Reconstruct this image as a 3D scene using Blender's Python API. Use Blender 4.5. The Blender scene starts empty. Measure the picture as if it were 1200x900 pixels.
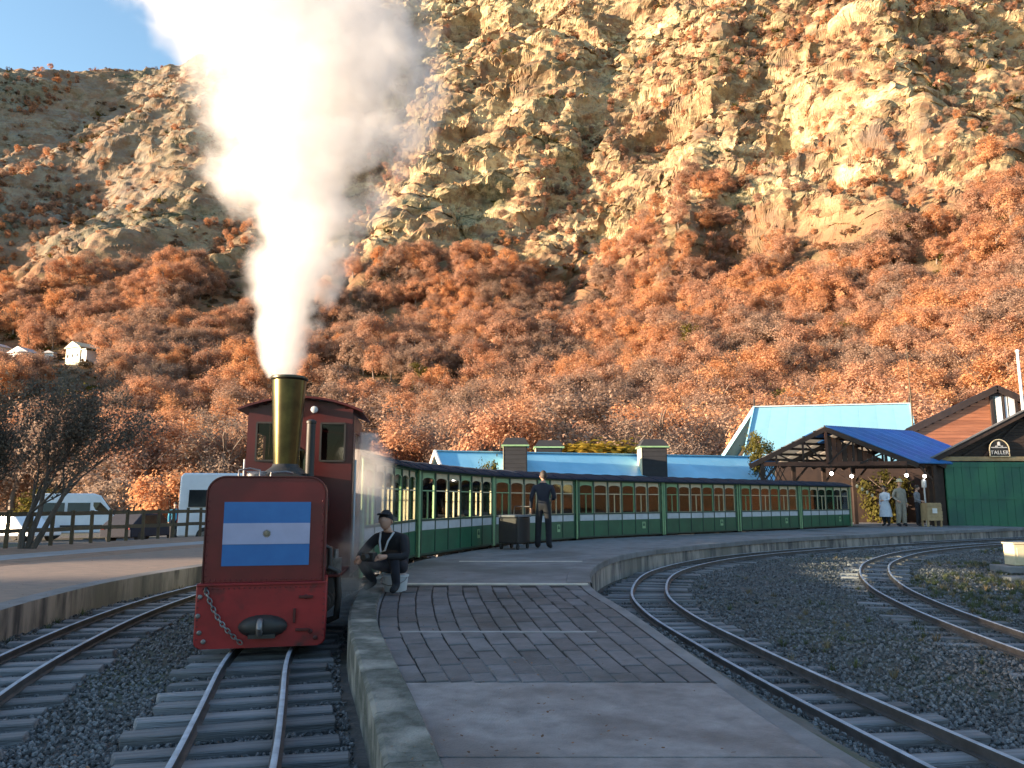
import bpy, bmesh, math, random
import numpy as np
from mathutils import Vector, Matrix, Euler

R = math.radians
random.seed(7)
rng = np.random.default_rng(11)
scene = bpy.context.scene
col = scene.collection

# ------------------------------------------------------------------ camera, sky, sun, exposure
CAM = Vector((0.0, 0.0, 1.5))
FPX = 900.0
PITCH = math.atan(137.0 / FPX)
cd = bpy.data.cameras.new('camera')
cam = bpy.data.objects.new('camera', cd)
col.objects.link(cam)
cam.location = CAM
cam.rotation_euler = (math.pi / 2 + PITCH, 0, 0)
cd.sensor_width = 36.0
cd.lens = 36.0 * FPX / 1200.0
cd.clip_start = 0.05
cd.clip_end = 9000
scene.camera = cam

SUN_AZ = R(-105)      # from +Y, clockwise seen from above: low sun on the left, a little behind the camera
SUN_EL = R(8)
SDIR = Vector((math.sin(SUN_AZ) * math.cos(SUN_EL), math.cos(SUN_AZ) * math.cos(SUN_EL), math.sin(SUN_EL)))
world = bpy.data.worlds.new('World')
scene.world = world
world.use_nodes = True
wn = world.node_tree
sky = wn.nodes.new('ShaderNodeTexSky')
sky.sky_type = 'NISHITA'
sky.sun_disc = False
sky.sun_elevation = SUN_EL
sky.sun_rotation = SUN_AZ
sky.altitude = 200
sky.air_density = 1.2
sky.dust_density = 0.5
sky.ozone_density = 2.2
wn.nodes['Background'].inputs['Strength'].default_value = 0.115
wn.links.new(sky.outputs[0], wn.nodes['Background'].inputs['Color'])
ld = bpy.data.lights.new('sun', 'SUN')
ld.energy = 5.0
ld.angle = R(0.5)
ld.color = (1.0, 0.74, 0.50)
sun = bpy.data.objects.new('sun', ld)
col.objects.link(sun)
sun.rotation_euler = (-SDIR).to_track_quat('-Z', 'Y').to_euler()
scene.view_settings.view_transform = 'Standard'
scene.view_settings.look = 'None'
scene.view_settings.gamma = 1.0
scene.view_settings.use_curve_mapping = False
scene.view_settings.exposure = 2.1
scene.cycles.volume_bounces = 5
scene.cycles.volume_step_rate = 0.25
scene.cycles.volume_max_steps = 256
scene.cycles.max_bounces = 10
scene.cycles.transparent_max_bounces = 24
scene.cycles.use_denoising = True

# ------------------------------------------------------------------ photograph pixel -> place
def ray(px, py):
    a = (px - 600) / FPX
    b = (450 - py) / FPX
    return (a, math.cos(PITCH) - b * math.sin(PITCH), math.sin(PITCH) + b * math.cos(PITCH))
def onz(px, py, z):
    d = ray(px, py)
    t = (z - CAM.z) / d[2]
    return (d[0] * t, d[1] * t, z)
def ony(px, py, y):
    d = ray(px, py)
    t = y / d[1]
    return (d[0] * t, y, CAM.z + d[2] * t)

# ------------------------------------------------------------------ numpy noise
def _hash(ix, iy, seed):
    h = (ix.astype(np.int64) * 374761393 + iy.astype(np.int64) * 668265263 + seed * 1442695041) & 0x7fffffff
    h = ((h ^ (h >> 13)) * 1274126177) & 0x7fffffff
    return ((h ^ (h >> 16)) & 0xffff) / 65535.0
def vnoise(x, y, seed=0):
    x = np.asarray(x, float); y = np.asarray(y, float)
    x0 = np.floor(x); y0 = np.floor(y)
    fx = x - x0; fy = y - y0
    fx = fx * fx * fx * (fx * (fx * 6 - 15) + 10); fy = fy * fy * fy * (fy * (fy * 6 - 15) + 10)
    a = _hash(x0, y0, seed); b = _hash(x0 + 1, y0, seed); c = _hash(x0, y0 + 1, seed); d = _hash(x0 + 1, y0 + 1, seed)
    return (a + (b - a) * fx) * (1 - fy) + (c + (d - c) * fx) * fy
def fbm(x, y, seed=0, octv=4, gain=0.5):
    s = 0; amp = 1; tot = 0
    for i in range(octv):
        s = s + amp * vnoise(x, y, seed + i * 17); tot += amp
        x = x * 2.03 + 11.3; y = y * 2.03 - 7.1; amp *= gain
    return s / tot
def ridged(x, y, seed=0, octv=4, gain=0.5):
    s = 0; amp = 1; tot = 0
    for i in range(octv):
        s = s + amp * (1 - np.abs(2 * vnoise(x, y, seed + i * 31) - 1)); tot += amp
        x = x * 2.03 + 5.3; y = y * 2.03 + 3.7; amp *= gain
    return s / tot
def sstep(a, b, x):
    t = np.clip((x - a) / (b - a), 0, 1)
    return t * t * (3 - 2 * t)

def vnoise3(x, y, z, seed=0):
    x0 = np.floor(x); y0 = np.floor(y); z0 = np.floor(z)
    fx = x - x0; fy = y - y0; fz = z - z0
    fx = fx * fx * (3 - 2 * fx); fy = fy * fy * (3 - 2 * fy); fz = fz * fz * (3 - 2 * fz)
    def h(i, j, k): return _hash(x0 + i + (z0 + k) * 57, y0 + j + (z0 + k) * 113, seed)
    a = h(0, 0, 0) * (1 - fx) + h(1, 0, 0) * fx; b = h(0, 1, 0) * (1 - fx) + h(1, 1, 0) * fx
    c = h(0, 0, 1) * (1 - fx) + h(1, 0, 1) * fx; d = h(0, 1, 1) * (1 - fx) + h(1, 1, 1) * fx
    return (a * (1 - fy) + b * fy) * (1 - fz) + (c * (1 - fy) + d * fy) * fz

# ------------------------------------------------------------------ tagging and mesh building
def tag(o, label=None, cat=None, group=None, kind=None):
    if label: o['label'] = label
    if cat: o['category'] = cat
    if group: o['group'] = group
    if kind: o['kind'] = kind
    return o
def empty(name, loc=(0, 0, 0), rz=0.0, label=None, cat=None, group=None):
    o = bpy.data.objects.new(name, None)
    o.empty_display_size = 0.2
    col.objects.link(o)
    o.location = loc
    o.rotation_euler = (0, 0, rz)
    return tag(o, label, cat, group)
def link(name, me, parent=None, loc=None, rot=None):
    o = bpy.data.objects.new(name, me)
    col.objects.link(o)
    if parent is not None: o.parent = parent
    if loc is not None: o.location = loc
    if rot is not None: o.rotation_euler = rot
    return o
def copy_tree(o, parent=None):
    c = o.copy()
    col.objects.link(c)
    c.parent = parent
    for ch in list(o.children):
        copy_tree(ch, c)
    return c

class MB:
    """collects simple shapes and links them as one mesh"""
    def __init__(self, M=None):
        self.v = []; self.f = []; self.mi = []; self.M = M or Matrix(); self.cur = 0
    def add(self, vs, fs, M=None):
        n = len(self.v)
        T = self.M @ M if M is not None else self.M
        self.v.extend([tuple(T @ Vector(p)) for p in vs])
        self.f.extend([tuple(i + n for i in f) for f in fs])
        self.mi.extend([self.cur] * len(fs))
        return self
    def box(self, c, s, rot=None):
        x, y, z = s[0] / 2, s[1] / 2, s[2] / 2
        vs = [(-x, -y, -z), (x, -y, -z), (x, y, -z), (-x, y, -z), (-x, -y, z), (x, -y, z), (x, y, z), (-x, y, z)]
        fs = [(0, 3, 2, 1), (4, 5, 6, 7), (0, 1, 5, 4), (1, 2, 6, 5), (2, 3, 7, 6), (3, 0, 4, 7)]
        T = Matrix.Translation(c)
        if rot is not None: T = T @ Euler(rot).to_matrix().to_4x4()
        return self.add(vs, fs, T)
    def bar(self, p, q, w, h, up=(0, 0, 1)):
        p = Vector(p); q = Vector(q); d = q - p; L = d.length
        if L < 1e-6: return self
        y = d / L; u = Vector(up)
        if abs(y.dot(u)) > 0.98: u = Vector((1, 0, 0))
        x = y.cross(u).normalized(); z = x.cross(y)
        T = Matrix(((x.x, y.x, z.x, (p.x + q.x) / 2), (x.y, y.y, z.y, (p.y + q.y) / 2), (x.z, y.z, z.z, (p.z + q.z) / 2), (0, 0, 0, 1)))
        a, b, c = w / 2, L / 2, h / 2
        vs = [(-a, -b, -c), (a, -b, -c), (a, b, -c), (-a, b, -c), (-a, -b, c), (a, -b, c), (a, b, c), (-a, b, c)]
        return self.add(vs, [(0, 3, 2, 1), (4, 5, 6, 7), (0, 1, 5, 4), (1, 2, 6, 5), (2, 3, 7, 6), (3, 0, 4, 7)], T)
    def tube(self, pts, r, seg=8, cap=True):
        pts = [Vector(p) for p in pts]
        rs = r if isinstance(r, (list, tuple)) else [r] * len(pts)
        vs = []; fs = []
        prev = None
        for i, p in enumerate(pts):
            d = (pts[min(i + 1, len(pts) - 1)] - pts[max(i - 1, 0)])
            d = d.normalized() if d.length > 1e-9 else Vector((0, 0, 1))
            if prev is None:
                u = Vector((0, 0, 1)) if abs(d.z) < 0.9 else Vector((1, 0, 0))
                x = d.cross(u).normalized()
            else:
                x = (prev - d * prev.dot(d))
                x = x.normalized() if x.length > 1e-6 else d.orthogonal().normalized()
            prev = x
            z = x.cross(d)
            for k in range(seg):
                a = 2 * math.pi * k / seg
                vs.append(p + (x * math.cos(a) + z * math.sin(a)) * rs[i])
        for i in range(len(pts) - 1):
            for k in range(seg):
                k2 = (k + 1) % seg
                fs.append((i * seg + k, i * seg + k2, (i + 1) * seg + k2, (i + 1) * seg + k))
        if cap:
            fs.append(tuple(range(seg - 1, -1, -1)))
            n = (len(pts) - 1) * seg
            fs.append(tuple(n + k for k in range(seg)))
        return self.add(vs, fs)
    def lathe(self, prof, seg=24, M=None, cap=True):
        vs = []; fs = []
        for (r, z) in prof:
            for k in range(seg):
                a = 2 * math.pi * k / seg
                vs.append((r * math.cos(a), r * math.sin(a), z))
        for i in range(len(prof) - 1):
            for k in range(seg):
                k2 = (k + 1) % seg
                fs.append((i * seg + k, i * seg + k2, (i + 1) * seg + k2, (i + 1) * seg + k))
        if cap:
            fs.append(tuple(range(seg - 1, -1, -1)))
            n = (len(prof) - 1) * seg
            fs.append(tuple(n + k for k in range(seg)))
        return self.add(vs, fs, M)
    def prism(self, poly, y0, y1, M=None):
        """poly in (x,z), counter-clockwise seen from -Y, extruded along Y"""
        n = len(poly)
        vs = [(x, y0, z) for x, z in poly] + [(x, y1, z) for x, z in poly]
        fs = [tuple(range(n)), tuple(range(2 * n - 1, n - 1, -1))]
        for i in range(n):
            j = (i + 1) % n
            fs.append((j, i, n + i, n + j))
        return self.add(vs, fs, M)
    def mesh(self, name, mats, smooth=None):
        me = bpy.data.meshes.new(name)
        me.from_pydata(self.v, [], self.f)
        if not isinstance(mats, (list, tuple)): mats = [mats]
        for m in mats: me.materials.append(m)
        if len(mats) > 1: me.polygons.foreach_set('material_index', self.mi)
        if smooth is not None:
            me.polygons.foreach_set('use_smooth', [True] * len(me.polygons))
            try: me.set_sharp_from_angle(angle=R(smooth))
            except Exception: pass
        me.update()
        return me
    def build(self, name, mats, parent=None, smooth=None, bevel=0, loc=None, rot=None):
        o = link(name, self.mesh(name, mats, smooth), parent, loc, rot)
        if bevel:
            m = o.modifiers.new('bevel', 'BEVEL'); m.width = bevel; m.segments = 2; m.limit_method = 'ANGLE'; m.angle_limit = R(40)
        return o

def mesh_np(name, v, quads, mats, smooth=True):
    me = bpy.data.meshes.new(name)
    k = quads.shape[1]
    me.vertices.add(len(v)); me.vertices.foreach_set('co', np.asarray(v, np.float32).ravel())
    me.loops.add(quads.size); me.loops.foreach_set('vertex_index', quads.astype(np.int32).ravel())
    me.polygons.add(len(quads))
    me.polygons.foreach_set('loop_start', np.arange(0, quads.size, k, dtype=np.int32))
    me.polygons.foreach_set('loop_total', np.full(len(quads), k, dtype=np.int32))
    me.polygons.foreach_set('use_smooth', np.full(len(quads), smooth, dtype=bool))
    for m in (mats if isinstance(mats, (list, tuple)) else [mats]): me.materials.append(m)
    me.update(calc_edges=True)
    return me

# ------------------------------------------------------------------ materials
MATS = {}
def pm(name, c1, c2=None, scale=4.0, rough=0.7, rough2=None, metal=0.0, bump=0.0, bscale=None, detail=6, rnd=0.0, coord='Object', stretch=(1, 1, 1), lo=0.35, hi=0.65, spec=0.5, c3=None, s3=0.6, lo3=0.5, hi3=0.68):
    """base colour mixed by noise, roughness by noise, bump by finer noise, optional third colour patches and per-object variation"""
    if name in MATS: return MATS[name]
    m = bpy.data.materials.new(name); m.use_nodes = True
    nt = m.node_tree; N = nt.nodes; L = nt.links
    b = N['Principled BSDF']
    b.inputs['Metallic'].default_value = metal
    b.inputs['Specular IOR Level'].default_value = spec
    tc = N.new('ShaderNodeTexCoord')
    mp = N.new('ShaderNodeMapping'); mp.inputs['Scale'].default_value = stretch
    if coord == 'World':
        g = N.new('ShaderNodeNewGeometry'); L.new(g.outputs['Position'], mp.inputs[0])
    else:
        L.new(tc.outputs[coord], mp.inputs[0])
    no = N.new('ShaderNodeTexNoise'); no.inputs['Scale'].default_value = scale; no.inputs['Detail'].default_value = detail; no.inputs['Roughness'].default_value = 0.62
    L.new(mp.outputs[0], no.inputs['Vector'])
    c2 = c2 or tuple(0.7 * x for x in c1)
    rp = N.new('ShaderNodeMapRange'); rp.inputs[1].default_value = lo; rp.inputs[2].default_value = hi
    L.new(no.outputs[0], rp.inputs[0])
    mx = N.new('ShaderNodeMix'); mx.data_type = 'RGBA'
    mx.inputs[6].default_value = (*c1, 1); mx.inputs[7].default_value = (*c2, 1)
    L.new(rp.outputs[0], mx.inputs[0])
    out = mx.outputs[2]
    if c3:
        n3 = N.new('ShaderNodeTexNoise'); n3.inputs['Scale'].default_value = s3; n3.inputs['Detail'].default_value = 5
        L.new(mp.outputs[0], n3.inputs['Vector'])
        r3 = N.new('ShaderNodeMapRange'); r3.inputs[1].default_value = lo3; r3.inputs[2].default_value = hi3
        L.new(n3.outputs[0], r3.inputs[0])
        m3 = N.new('ShaderNodeMix'); m3.data_type = 'RGBA'; m3.inputs[7].default_value = (*c3, 1)
        L.new(r3.outputs[0], m3.inputs[0]); L.new(out, m3.inputs[6]); out = m3.outputs[2]
    if rnd:
        oi = N.new('ShaderNodeObjectInfo')
        rr = N.new('ShaderNodeMapRange'); rr.inputs[3].default_value = 1 - rnd; rr.inputs[4].default_value = 1 + rnd
        L.new(oi.outputs['Random'], rr.inputs[0])
        hs = N.new('ShaderNodeHueSaturation'); L.new(rr.outputs[0], hs.inputs['Value']); L.new(out, hs.inputs['Color']); out = hs.outputs[0]
    L.new(out, b.inputs['Base Color'])
    rr2 = N.new('ShaderNodeMapRange'); rr2.inputs[3].default_value = rough; rr2.inputs[4].default_value = rough2 if rough2 is not None else min(1, rough + 0.15)
    L.new(no.outputs[0], rr2.inputs[0]); L.new(rr2.outputs[0], b.inputs['Roughness'])
    if bump:
        nb = N.new('ShaderNodeTexNoise'); nb.inputs['Scale'].default_value = bscale or scale * 5; nb.inputs['Detail'].default_value = 5
        L.new(mp.outputs[0], nb.inputs['Vector'])
        bp = N.new('ShaderNodeBump'); bp.inputs['Strength'].default_value = min(1, bump); bp.inputs['Distance'].default_value = 0.02
        L.new(nb.outputs[0], bp.inputs['Height']); L.new(bp.outputs[0], b.inputs['Normal'])
    MATS[name] = m
    return m
def emit(name, c, s):
    m = bpy.data.materials.new(name); m.use_nodes = True
    b = m.node_tree.nodes['Principled BSDF']; b.inputs['Base Color'].default_value = (*c, 1)
    b.inputs['Emission Color'].default_value = (*c, 1); b.inputs['Emission Strength'].default_value = s
    return m
def glass_mat(name, tint=(0.9, 0.95, 0.93), refl=0.12):
    m = bpy.data.materials.new(name); m.use_nodes = True
    nt = m.node_tree; N = nt.nodes; L = nt.links
    N.remove(N['Principled BSDF'])
    t = N.new('ShaderNodeBsdfTransparent'); t.inputs[0].default_value = (*tint, 1)
    g = N.new('ShaderNodeBsdfGlossy'); g.inputs['Roughness'].default_value = 0.03
    fr = N.new('ShaderNodeFresnel'); fr.inputs[0].default_value = 1.45
    ad = N.new('ShaderNodeMath'); ad.operation = 'ADD'; ad.inputs[1].default_value = refl; ad.use_clamp = True
    L.new(fr.outputs[0], ad.inputs[0])
    mx = N.new('ShaderNodeMixShader'); L.new(ad.outputs[0], mx.inputs[0]); L.new(t.outputs[0], mx.inputs[1]); L.new(g.outputs[0], mx.inputs[2])
    L.new(mx.outputs[0], N['Material Output'].inputs['Surface'])
    return m

M = dict(
    ballast=None,
    concrete=pm('concrete', (0.20, 0.205, 0.22), (0.135, 0.14, 0.15), 3.0, 0.7, bump=0.5, bscale=60, c3=(0.085, 0.09, 0.09), s3=0.5, coord='World'),
    slab=pm('slab', (0.25, 0.26, 0.28), (0.15, 0.157, 0.17), 5.5, 0.5, bump=0.5, bscale=90, c3=(0.10, 0.106, 0.115), s3=1.6, coord='World', lo3=0.45, hi3=0.68),
    paver=pm('paver', (0.135, 0.14, 0.158), (0.09, 0.095, 0.107), 5, 0.65, bump=0.5, bscale=45, rnd=0.22, coord='World', c3=(0.065, 0.068, 0.073), s3=1.3),
    kerb=pm('kerb', (0.13, 0.14, 0.135), (0.06, 0.07, 0.06), 9, 0.85, bump=1.0, bscale=55, rnd=0.1, coord='World', c3=(0.27, 0.27, 0.25), s3=3),
    wallconc=pm('wallconc', (0.33, 0.295, 0.265), (0.075, 0.075, 0.08), 3.2, 0.8, bump=0.6, bscale=20, stretch=(1, 1, 0.2), lo=.42, hi=.6, coord='World', c3=(0.16, 0.15, 0.13), s3=0.9),
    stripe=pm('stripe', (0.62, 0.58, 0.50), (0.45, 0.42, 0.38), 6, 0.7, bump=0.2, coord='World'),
    tile=pm('tile', (0.27, 0.20, 0.16), (0.19, 0.15, 0.13), 3, 0.7, bump=0.4, coord='World', stretch=(1, 3, 1)),
    path=pm('path', (0.32, 0.32, 0.34), (0.24, 0.24, 0.25), 2, 0.75, bump=0.3, coord='World'),
    railtop=pm('railtop', (0.42, 0.47, 0.55), (0.26, 0.29, 0.34), 6, 0.6, 0.7, metal=0.0, coord='World'),  # polished rail head, with the sky's reflection put into the pale blue
    rail=pm('rail', (0.075, 0.072, 0.075), (0.045, 0.042, 0.042), 6, 0.6, 0.8, metal=0.1, bump=0.1, coord='World'),
    sleeper=pm('sleeper', (0.24, 0.25, 0.275), (0.11, 0.114, 0.125), 3, 0.8, bump=0.9, bscale=30, rnd=0.3, stretch=(0.25, 4, 4)),
    steel=pm('steel', (0.28, 0.28, 0.29), (0.14, 0.13, 0.13), 9, 0.4, metal=0.7),
    black=pm('black', (0.018, 0.018, 0.02), (0.03, 0.028, 0.026), 8, 0.45, 0.7),
    red=pm('red', (0.145, 0.007, 0.012), (0.10, 0.005, 0.008), 3, 0.32, 0.5, bump=0.06, bscale=8, c3=(0.07, 0.006, 0.008), s3=2.0, lo3=0.58, hi3=0.8),
    redbeam=pm('redbeam', (0.28, 0.009, 0.014), (0.19, 0.007, 0.010), 4, 0.4, 0.6, bump=0.1, bscale=14, c3=(0.05, 0.012, 0.012), s3=4.5, lo3=0.62, hi3=0.75),
    maroon=pm('maroon', (0.07, 0.0045, 0.006), (0.045, 0.0035, 0.005), 3, 0.35, 0.5),
    brass=pm('brass', (0.10, 0.088, 0.042), (0.06, 0.052, 0.028), 6, 0.26, 0.36, metal=1.0),
    chimney_iron=pm('chimney_iron', (0.10, 0.09, 0.06), (0.05, 0.045, 0.04), 7, 0.25, 0.4, metal=0.9),
    flagblue=pm('flagblue', (0.022, 0.14, 0.40), (0.02, 0.12, 0.36), 5, 0.4),
    flagwhite=pm('flagwhite', (0.36, 0.38, 0.56), (0.32, 0.34, 0.5), 5, 0.4),
    sungold=pm('sungold', (0.22, 0.19, 0.13), (0.15, 0.13, 0.10), 20, 0.5),
    green=pm('green', (0.013, 0.11, 0.055), (0.011, 0.08, 0.042), 2.5, 0.35, 0.5, bump=0.05, rnd=0.12),
    greend=pm('greend', (0.012, 0.06, 0.042), (0.01, 0.04, 0.03), 3, 0.4),
    greenl=pm('greenl', (0.25, 0.42, 0.22), (0.18, 0.33, 0.18), 4, 0.4),
    band=pm('band', (0.48, 0.52, 0.56), (0.38, 0.42, 0.46), 4, 0.4, rnd=0.06),
    carroof=pm('carroof', (0.012, 0.018, 0.036), (0.022, 0.03, 0.05), 3, 0.8, 0.9, spec=0.2),
    cream=pm('cream', (0.62, 0.55, 0.38), (0.52, 0.45, 0.30), 4, 0.5),
    wood=pm('wood', (0.36, 0.13, 0.055), (0.25, 0.085, 0.035), 2.0, 0.6, bump=0.3, stretch=(0.4, 6, 6), rnd=0.16),
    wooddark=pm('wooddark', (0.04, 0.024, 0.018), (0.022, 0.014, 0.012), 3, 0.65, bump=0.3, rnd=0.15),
    woodpale=pm('woodpale', (0.42, 0.31, 0.17), (0.30, 0.21, 0.11), 3, 0.6, bump=0.2, rnd=0.1),
    roofblue=pm('roofblue', (0.20, 0.50, 0.70), (0.18, 0.46, 0.66), 2, 0.35, 0.5, rnd=0.05, c3=(0.24, 0.54, 0.74), s3=0.7),
    roofpale=pm('roofpale', (0.26, 0.54, 0.68), (0.24, 0.50, 0.64), 2, 0.45, 0.6, rnd=0.05),
    roofdeep=pm('roofdeep', (0.06, 0.25, 0.62), (0.05, 0.20, 0.54), 2, 0.35, 0.5, rnd=0.15, c3=(0.07, 0.2, 0.6), s3=1.0),
    doorgreen=pm('doorgreen', (0.022, 0.15, 0.085), (0.018, 0.10, 0.075), 0.8, 0.45, 0.6, bump=0.05, c3=(0.04, 0.19, 0.10), s3=0.5),
    white=pm('white', (0.72, 0.72, 0.72), (0.62, 0.62, 0.62), 3, 0.45),
    vanwhite=pm('vanwhite', (0.68, 0.72, 0.78), (0.62, 0.66, 0.72), 3, 0.25, 0.35),
    darkglass=pm('darkglass', (0.012, 0.015, 0.018), (0.02, 0.024, 0.028), 2, 0.08, 0.12),
    tyre=pm('tyre', (0.02, 0.02, 0.02), (0.03, 0.03, 0.03), 9, 0.8),
    fence=pm('fence', (0.10, 0.075, 0.04), (0.06, 0.045, 0.03), 5, 0.7, bump=0.4, rnd=0.15),
    bark=pm('bark', (0.10, 0.085, 0.075), (0.055, 0.047, 0.042), 3, 0.9, bump=0.8, stretch=(3, 3, 0.5)),
    lamp=emit('lamp', (1.0, 0.93, 0.8), 6.0),
    skin=pm('skin', (0.50, 0.30, 0.22), (0.44, 0.25, 0.18), 6, 0.55),
    clothblack=pm('clothblack', (0.012, 0.013, 0.018), (0.02, 0.021, 0.027), 9, 0.85, bump=0.2),
    clothnavy=pm('clothnavy', (0.014, 0.016, 0.028), (0.022, 0.025, 0.04), 9, 0.85, bump=0.2),
    clothgrey=pm('clothgrey', (0.20, 0.21, 0.23), (0.14, 0.15, 0.17), 9, 0.85, bump=0.2),
    clothwhite=pm('clothwhite', (0.55, 0.60, 0.68), (0.45, 0.5, 0.58), 9, 0.85, bump=0.2),
    clothkhaki=pm('clothkhaki', (0.30, 0.27, 0.22), (0.22, 0.20, 0.165), 9, 0.85, bump=0.2),
    clothblue=pm('clothblue', (0.05, 0.32, 0.48), (0.04, 0.25, 0.4), 9, 0.8, bump=0.2),
    hair=pm('hair', (0.02, 0.014, 0.01), (0.035, 0.025, 0.018), 20, 0.6),
    polycarb=None,
    towerdark=pm('towerdark', (0.014, 0.016, 0.022), (0.022, 0.024, 0.03), 4, 0.7, bump=0.2),
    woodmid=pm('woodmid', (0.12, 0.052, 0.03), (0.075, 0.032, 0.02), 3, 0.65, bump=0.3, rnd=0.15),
    bed=pm('bed', (0.022, 0.023, 0.025), (0.015, 0.015, 0.017), 9, 0.95, bump=0.5, coord='World'),
)
M['glass'] = glass_mat('carriage_glass', (0.94, 0.97, 0.95), 0.03)
def translucent(name, c):
    m = bpy.data.materials.new(name); m.use_nodes = True
    nt = m.node_tree; N = nt.nodes; L = nt.links
    b = N['Principled BSDF']; b.inputs['Base Color'].default_value = (*c, 1); b.inputs['Roughness'].default_value = 0.5
    t = N.new('ShaderNodeBsdfTranslucent'); t.inputs[0].default_value = (*c, 1)
    mx = N.new('ShaderNodeMixShader'); mx.inputs[0].default_value = 0.6
    L.new(b.outputs[0], mx.inputs[1]); L.new(t.outputs[0], mx.inputs[2]); L.new(mx.outputs[0], N['Material Output'].inputs['Surface'])
    return m
M['polycarb'] = translucent('polycarb', (0.75, 0.70, 0.62))

# ------------------------------------------------------------------ scatter as one object of stuff
SRC = {}
def scatter(name, pts, rot, scl, idx, sources, label, cat):
    """one object: geometry-node instances of a few source meshes on points"""
    c = bpy.data.collections.new(name + '_source')
    for i, (me) in enumerate(sources):
        o = bpy.data.objects.new('%s_source_%02d' % (name, i), me); c.objects.link(o)
    me = bpy.data.meshes.new(name)
    me.vertices.add(len(pts)); me.vertices.foreach_set('co', np.asarray(pts, np.float32).ravel())
    a = me.attributes.new('rot', 'FLOAT_VECTOR', 'POINT'); a.data.foreach_set('vector', np.asarray(rot, np.float32).ravel())
    a = me.attributes.new('scl', 'FLOAT_VECTOR', 'POINT'); a.data.foreach_set('vector', np.asarray(scl, np.float32).ravel())
    a = me.attributes.new('idx', 'INT', 'POINT'); a.data.foreach_set('value', np.asarray(idx, np.int32).ravel())
    o = link(name, me)
    g = bpy.data.node_groups.new(name, 'GeometryNodeTree')
    g.interface.new_socket('Geometry', in_out='INPUT', socket_type='NodeSocketGeometry')
    g.interface.new_socket('Geometry', in_out='OUTPUT', socket_type='NodeSocketGeometry')
    N = g.nodes; L = g.links
    gi = N.new('NodeGroupInput'); go = N.new('NodeGroupOutput')
    ip = N.new('GeometryNodeInstanceOnPoints')
    ci = N.new('GeometryNodeCollectionInfo'); ci.inputs['Collection'].default_value = c
    ci.inputs['Separate Children'].default_value = True; ci.inputs['Reset Children'].default_value = True
    def na(t, n):
        x = N.new('GeometryNodeInputNamedAttribute'); x.data_type = t; x.inputs['Name'].default_value = n
        return x.outputs['Attribute']
    e2r = N.new('FunctionNodeEulerToRotation')
    L.new(na('FLOAT_VECTOR', 'rot'), e2r.inputs[0])
    L.new(gi.outputs[0], ip.inputs['Points']); L.new(ci.outputs[0], ip.inputs['Instance'])
    ip.inputs['Pick Instance'].default_value = True
    L.new(na('INT', 'idx'), ip.inputs['Instance Index'])
    L.new(e2r.outputs[0], ip.inputs['Rotation']); L.new(na('FLOAT_VECTOR', 'scl'), ip.inputs['Scale'])
    L.new(ip.outputs[0], go.inputs[0])
    md = o.modifiers.new('scatter', 'NODES'); md.node_group = g
    return tag(o, label, cat, kind='stuff')

# ================================================================== TERRAIN
def gz(x, y):
    x = np.asarray(x, float); y = np.asarray(y, float)
    z = (fbm(x * 0.5, y * 0.5, 3, 4) - 0.5) * 0.05
    dip = sstep(-7.5, -10.5, x) * sstep(27, 43, y) * (1 - sstep(52, 66, y))
    return z - 0.03 - 0.6 * dip
PQ = np.array([-200, 0, 30, 60, 120, 180, 215, 255, 300, 350, 400, 460, 520, 620, 760, 1000.])
PZ = np.array([-6, -2, 4, 13, 37, 66, 88, 132, 192, 262, 328, 398, 465, 560, 600, 560.])
def base_y(X): return 88 - 0.24 * np.maximum(X, -70) + 0.05 * np.minimum(X + 70, 0) + 8 * np.sin(X * 0.021 + 1.0)
def mount(X, Y):
    X = np.asarray(X, float); Y = np.asarray(Y, float)
    q = Y - base_y(X)
    wq = q + (fbm(X / 70, Y / 70, 5, 3) - 0.5) * 46
    z = np.interp(wq, PQ, PZ)
    for d in (8, -8): z = z + np.interp(wq + d, PQ, PZ)
    z = z / 3
    left = 1 - sstep(-190, -40, X)
    z = z * (1 - 0.10 * left)
    rocky = sstep(150, 235, q)
    # gullies and ribs running down the slope, leaning to the left
    u = X - 0.5 * Y; w = Y + 0.4 * X
    rib = ridged(u / 80 + 0.6, w / 420, 21, 2, .4)
    cap0 = 306 + (X + 300) * 0.34
    z = z + rocky * (rib - 0.6) * (34 + 66 * left) * (1 - 0.85 * left * sstep(-90, -10, z - cap0))
    rib2 = ridged(u / 34, w / 90, 41, 3, 0.55)
    z = z + (0.12 + rocky) * (rib2 - 0.55) * 9
    # tilted strata ledges
    st = (z + 0.28 * X + 6 * fbm(X / 30, Y / 30, 77, 3)) / 15.0
    fr = st - np.floor(st)
    z = z + rocky * (sstep(0.25, 0.75, fr) - fr) * 6.0 * fbm(X / 60, Y / 60, 83, 2)
    st2 = (z + 0.35 * X + 5 * fbm(X / 14, Y / 14, 79, 3)) / 4.6
    fr = st2 - np.floor(st2)
    z = z + rocky * (sstep(0.3, 0.7, fr) - fr) * 1.2
    z = z + rocky * (ridged(X / 13 + 3, Y / 13, 61, 3, 0.5) - 0.6) * 1.5
    z = z + (fbm(X / 22, Y / 22, 91, 4) - 0.5) * (4 + 5 * rocky) * sstep(0, 60, q)
    cap = 306 + (X + 300) * 0.34 + 10 * (fbm(X / 40, Y / 60, 15, 4) - 0.5)
    cap = np.where(X > -110, cap + (X + 110) * 3.0, cap)
    over = z - cap
    z = np.where(over > 0, cap + 12 * (1 - np.exp(-np.maximum(over, 0) / 12)) - np.maximum(over, 0) * 0.22, z)
    return z
def land(x, y):
    return np.maximum(gz(x, y), mount(x, y)) if True else 0
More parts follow.
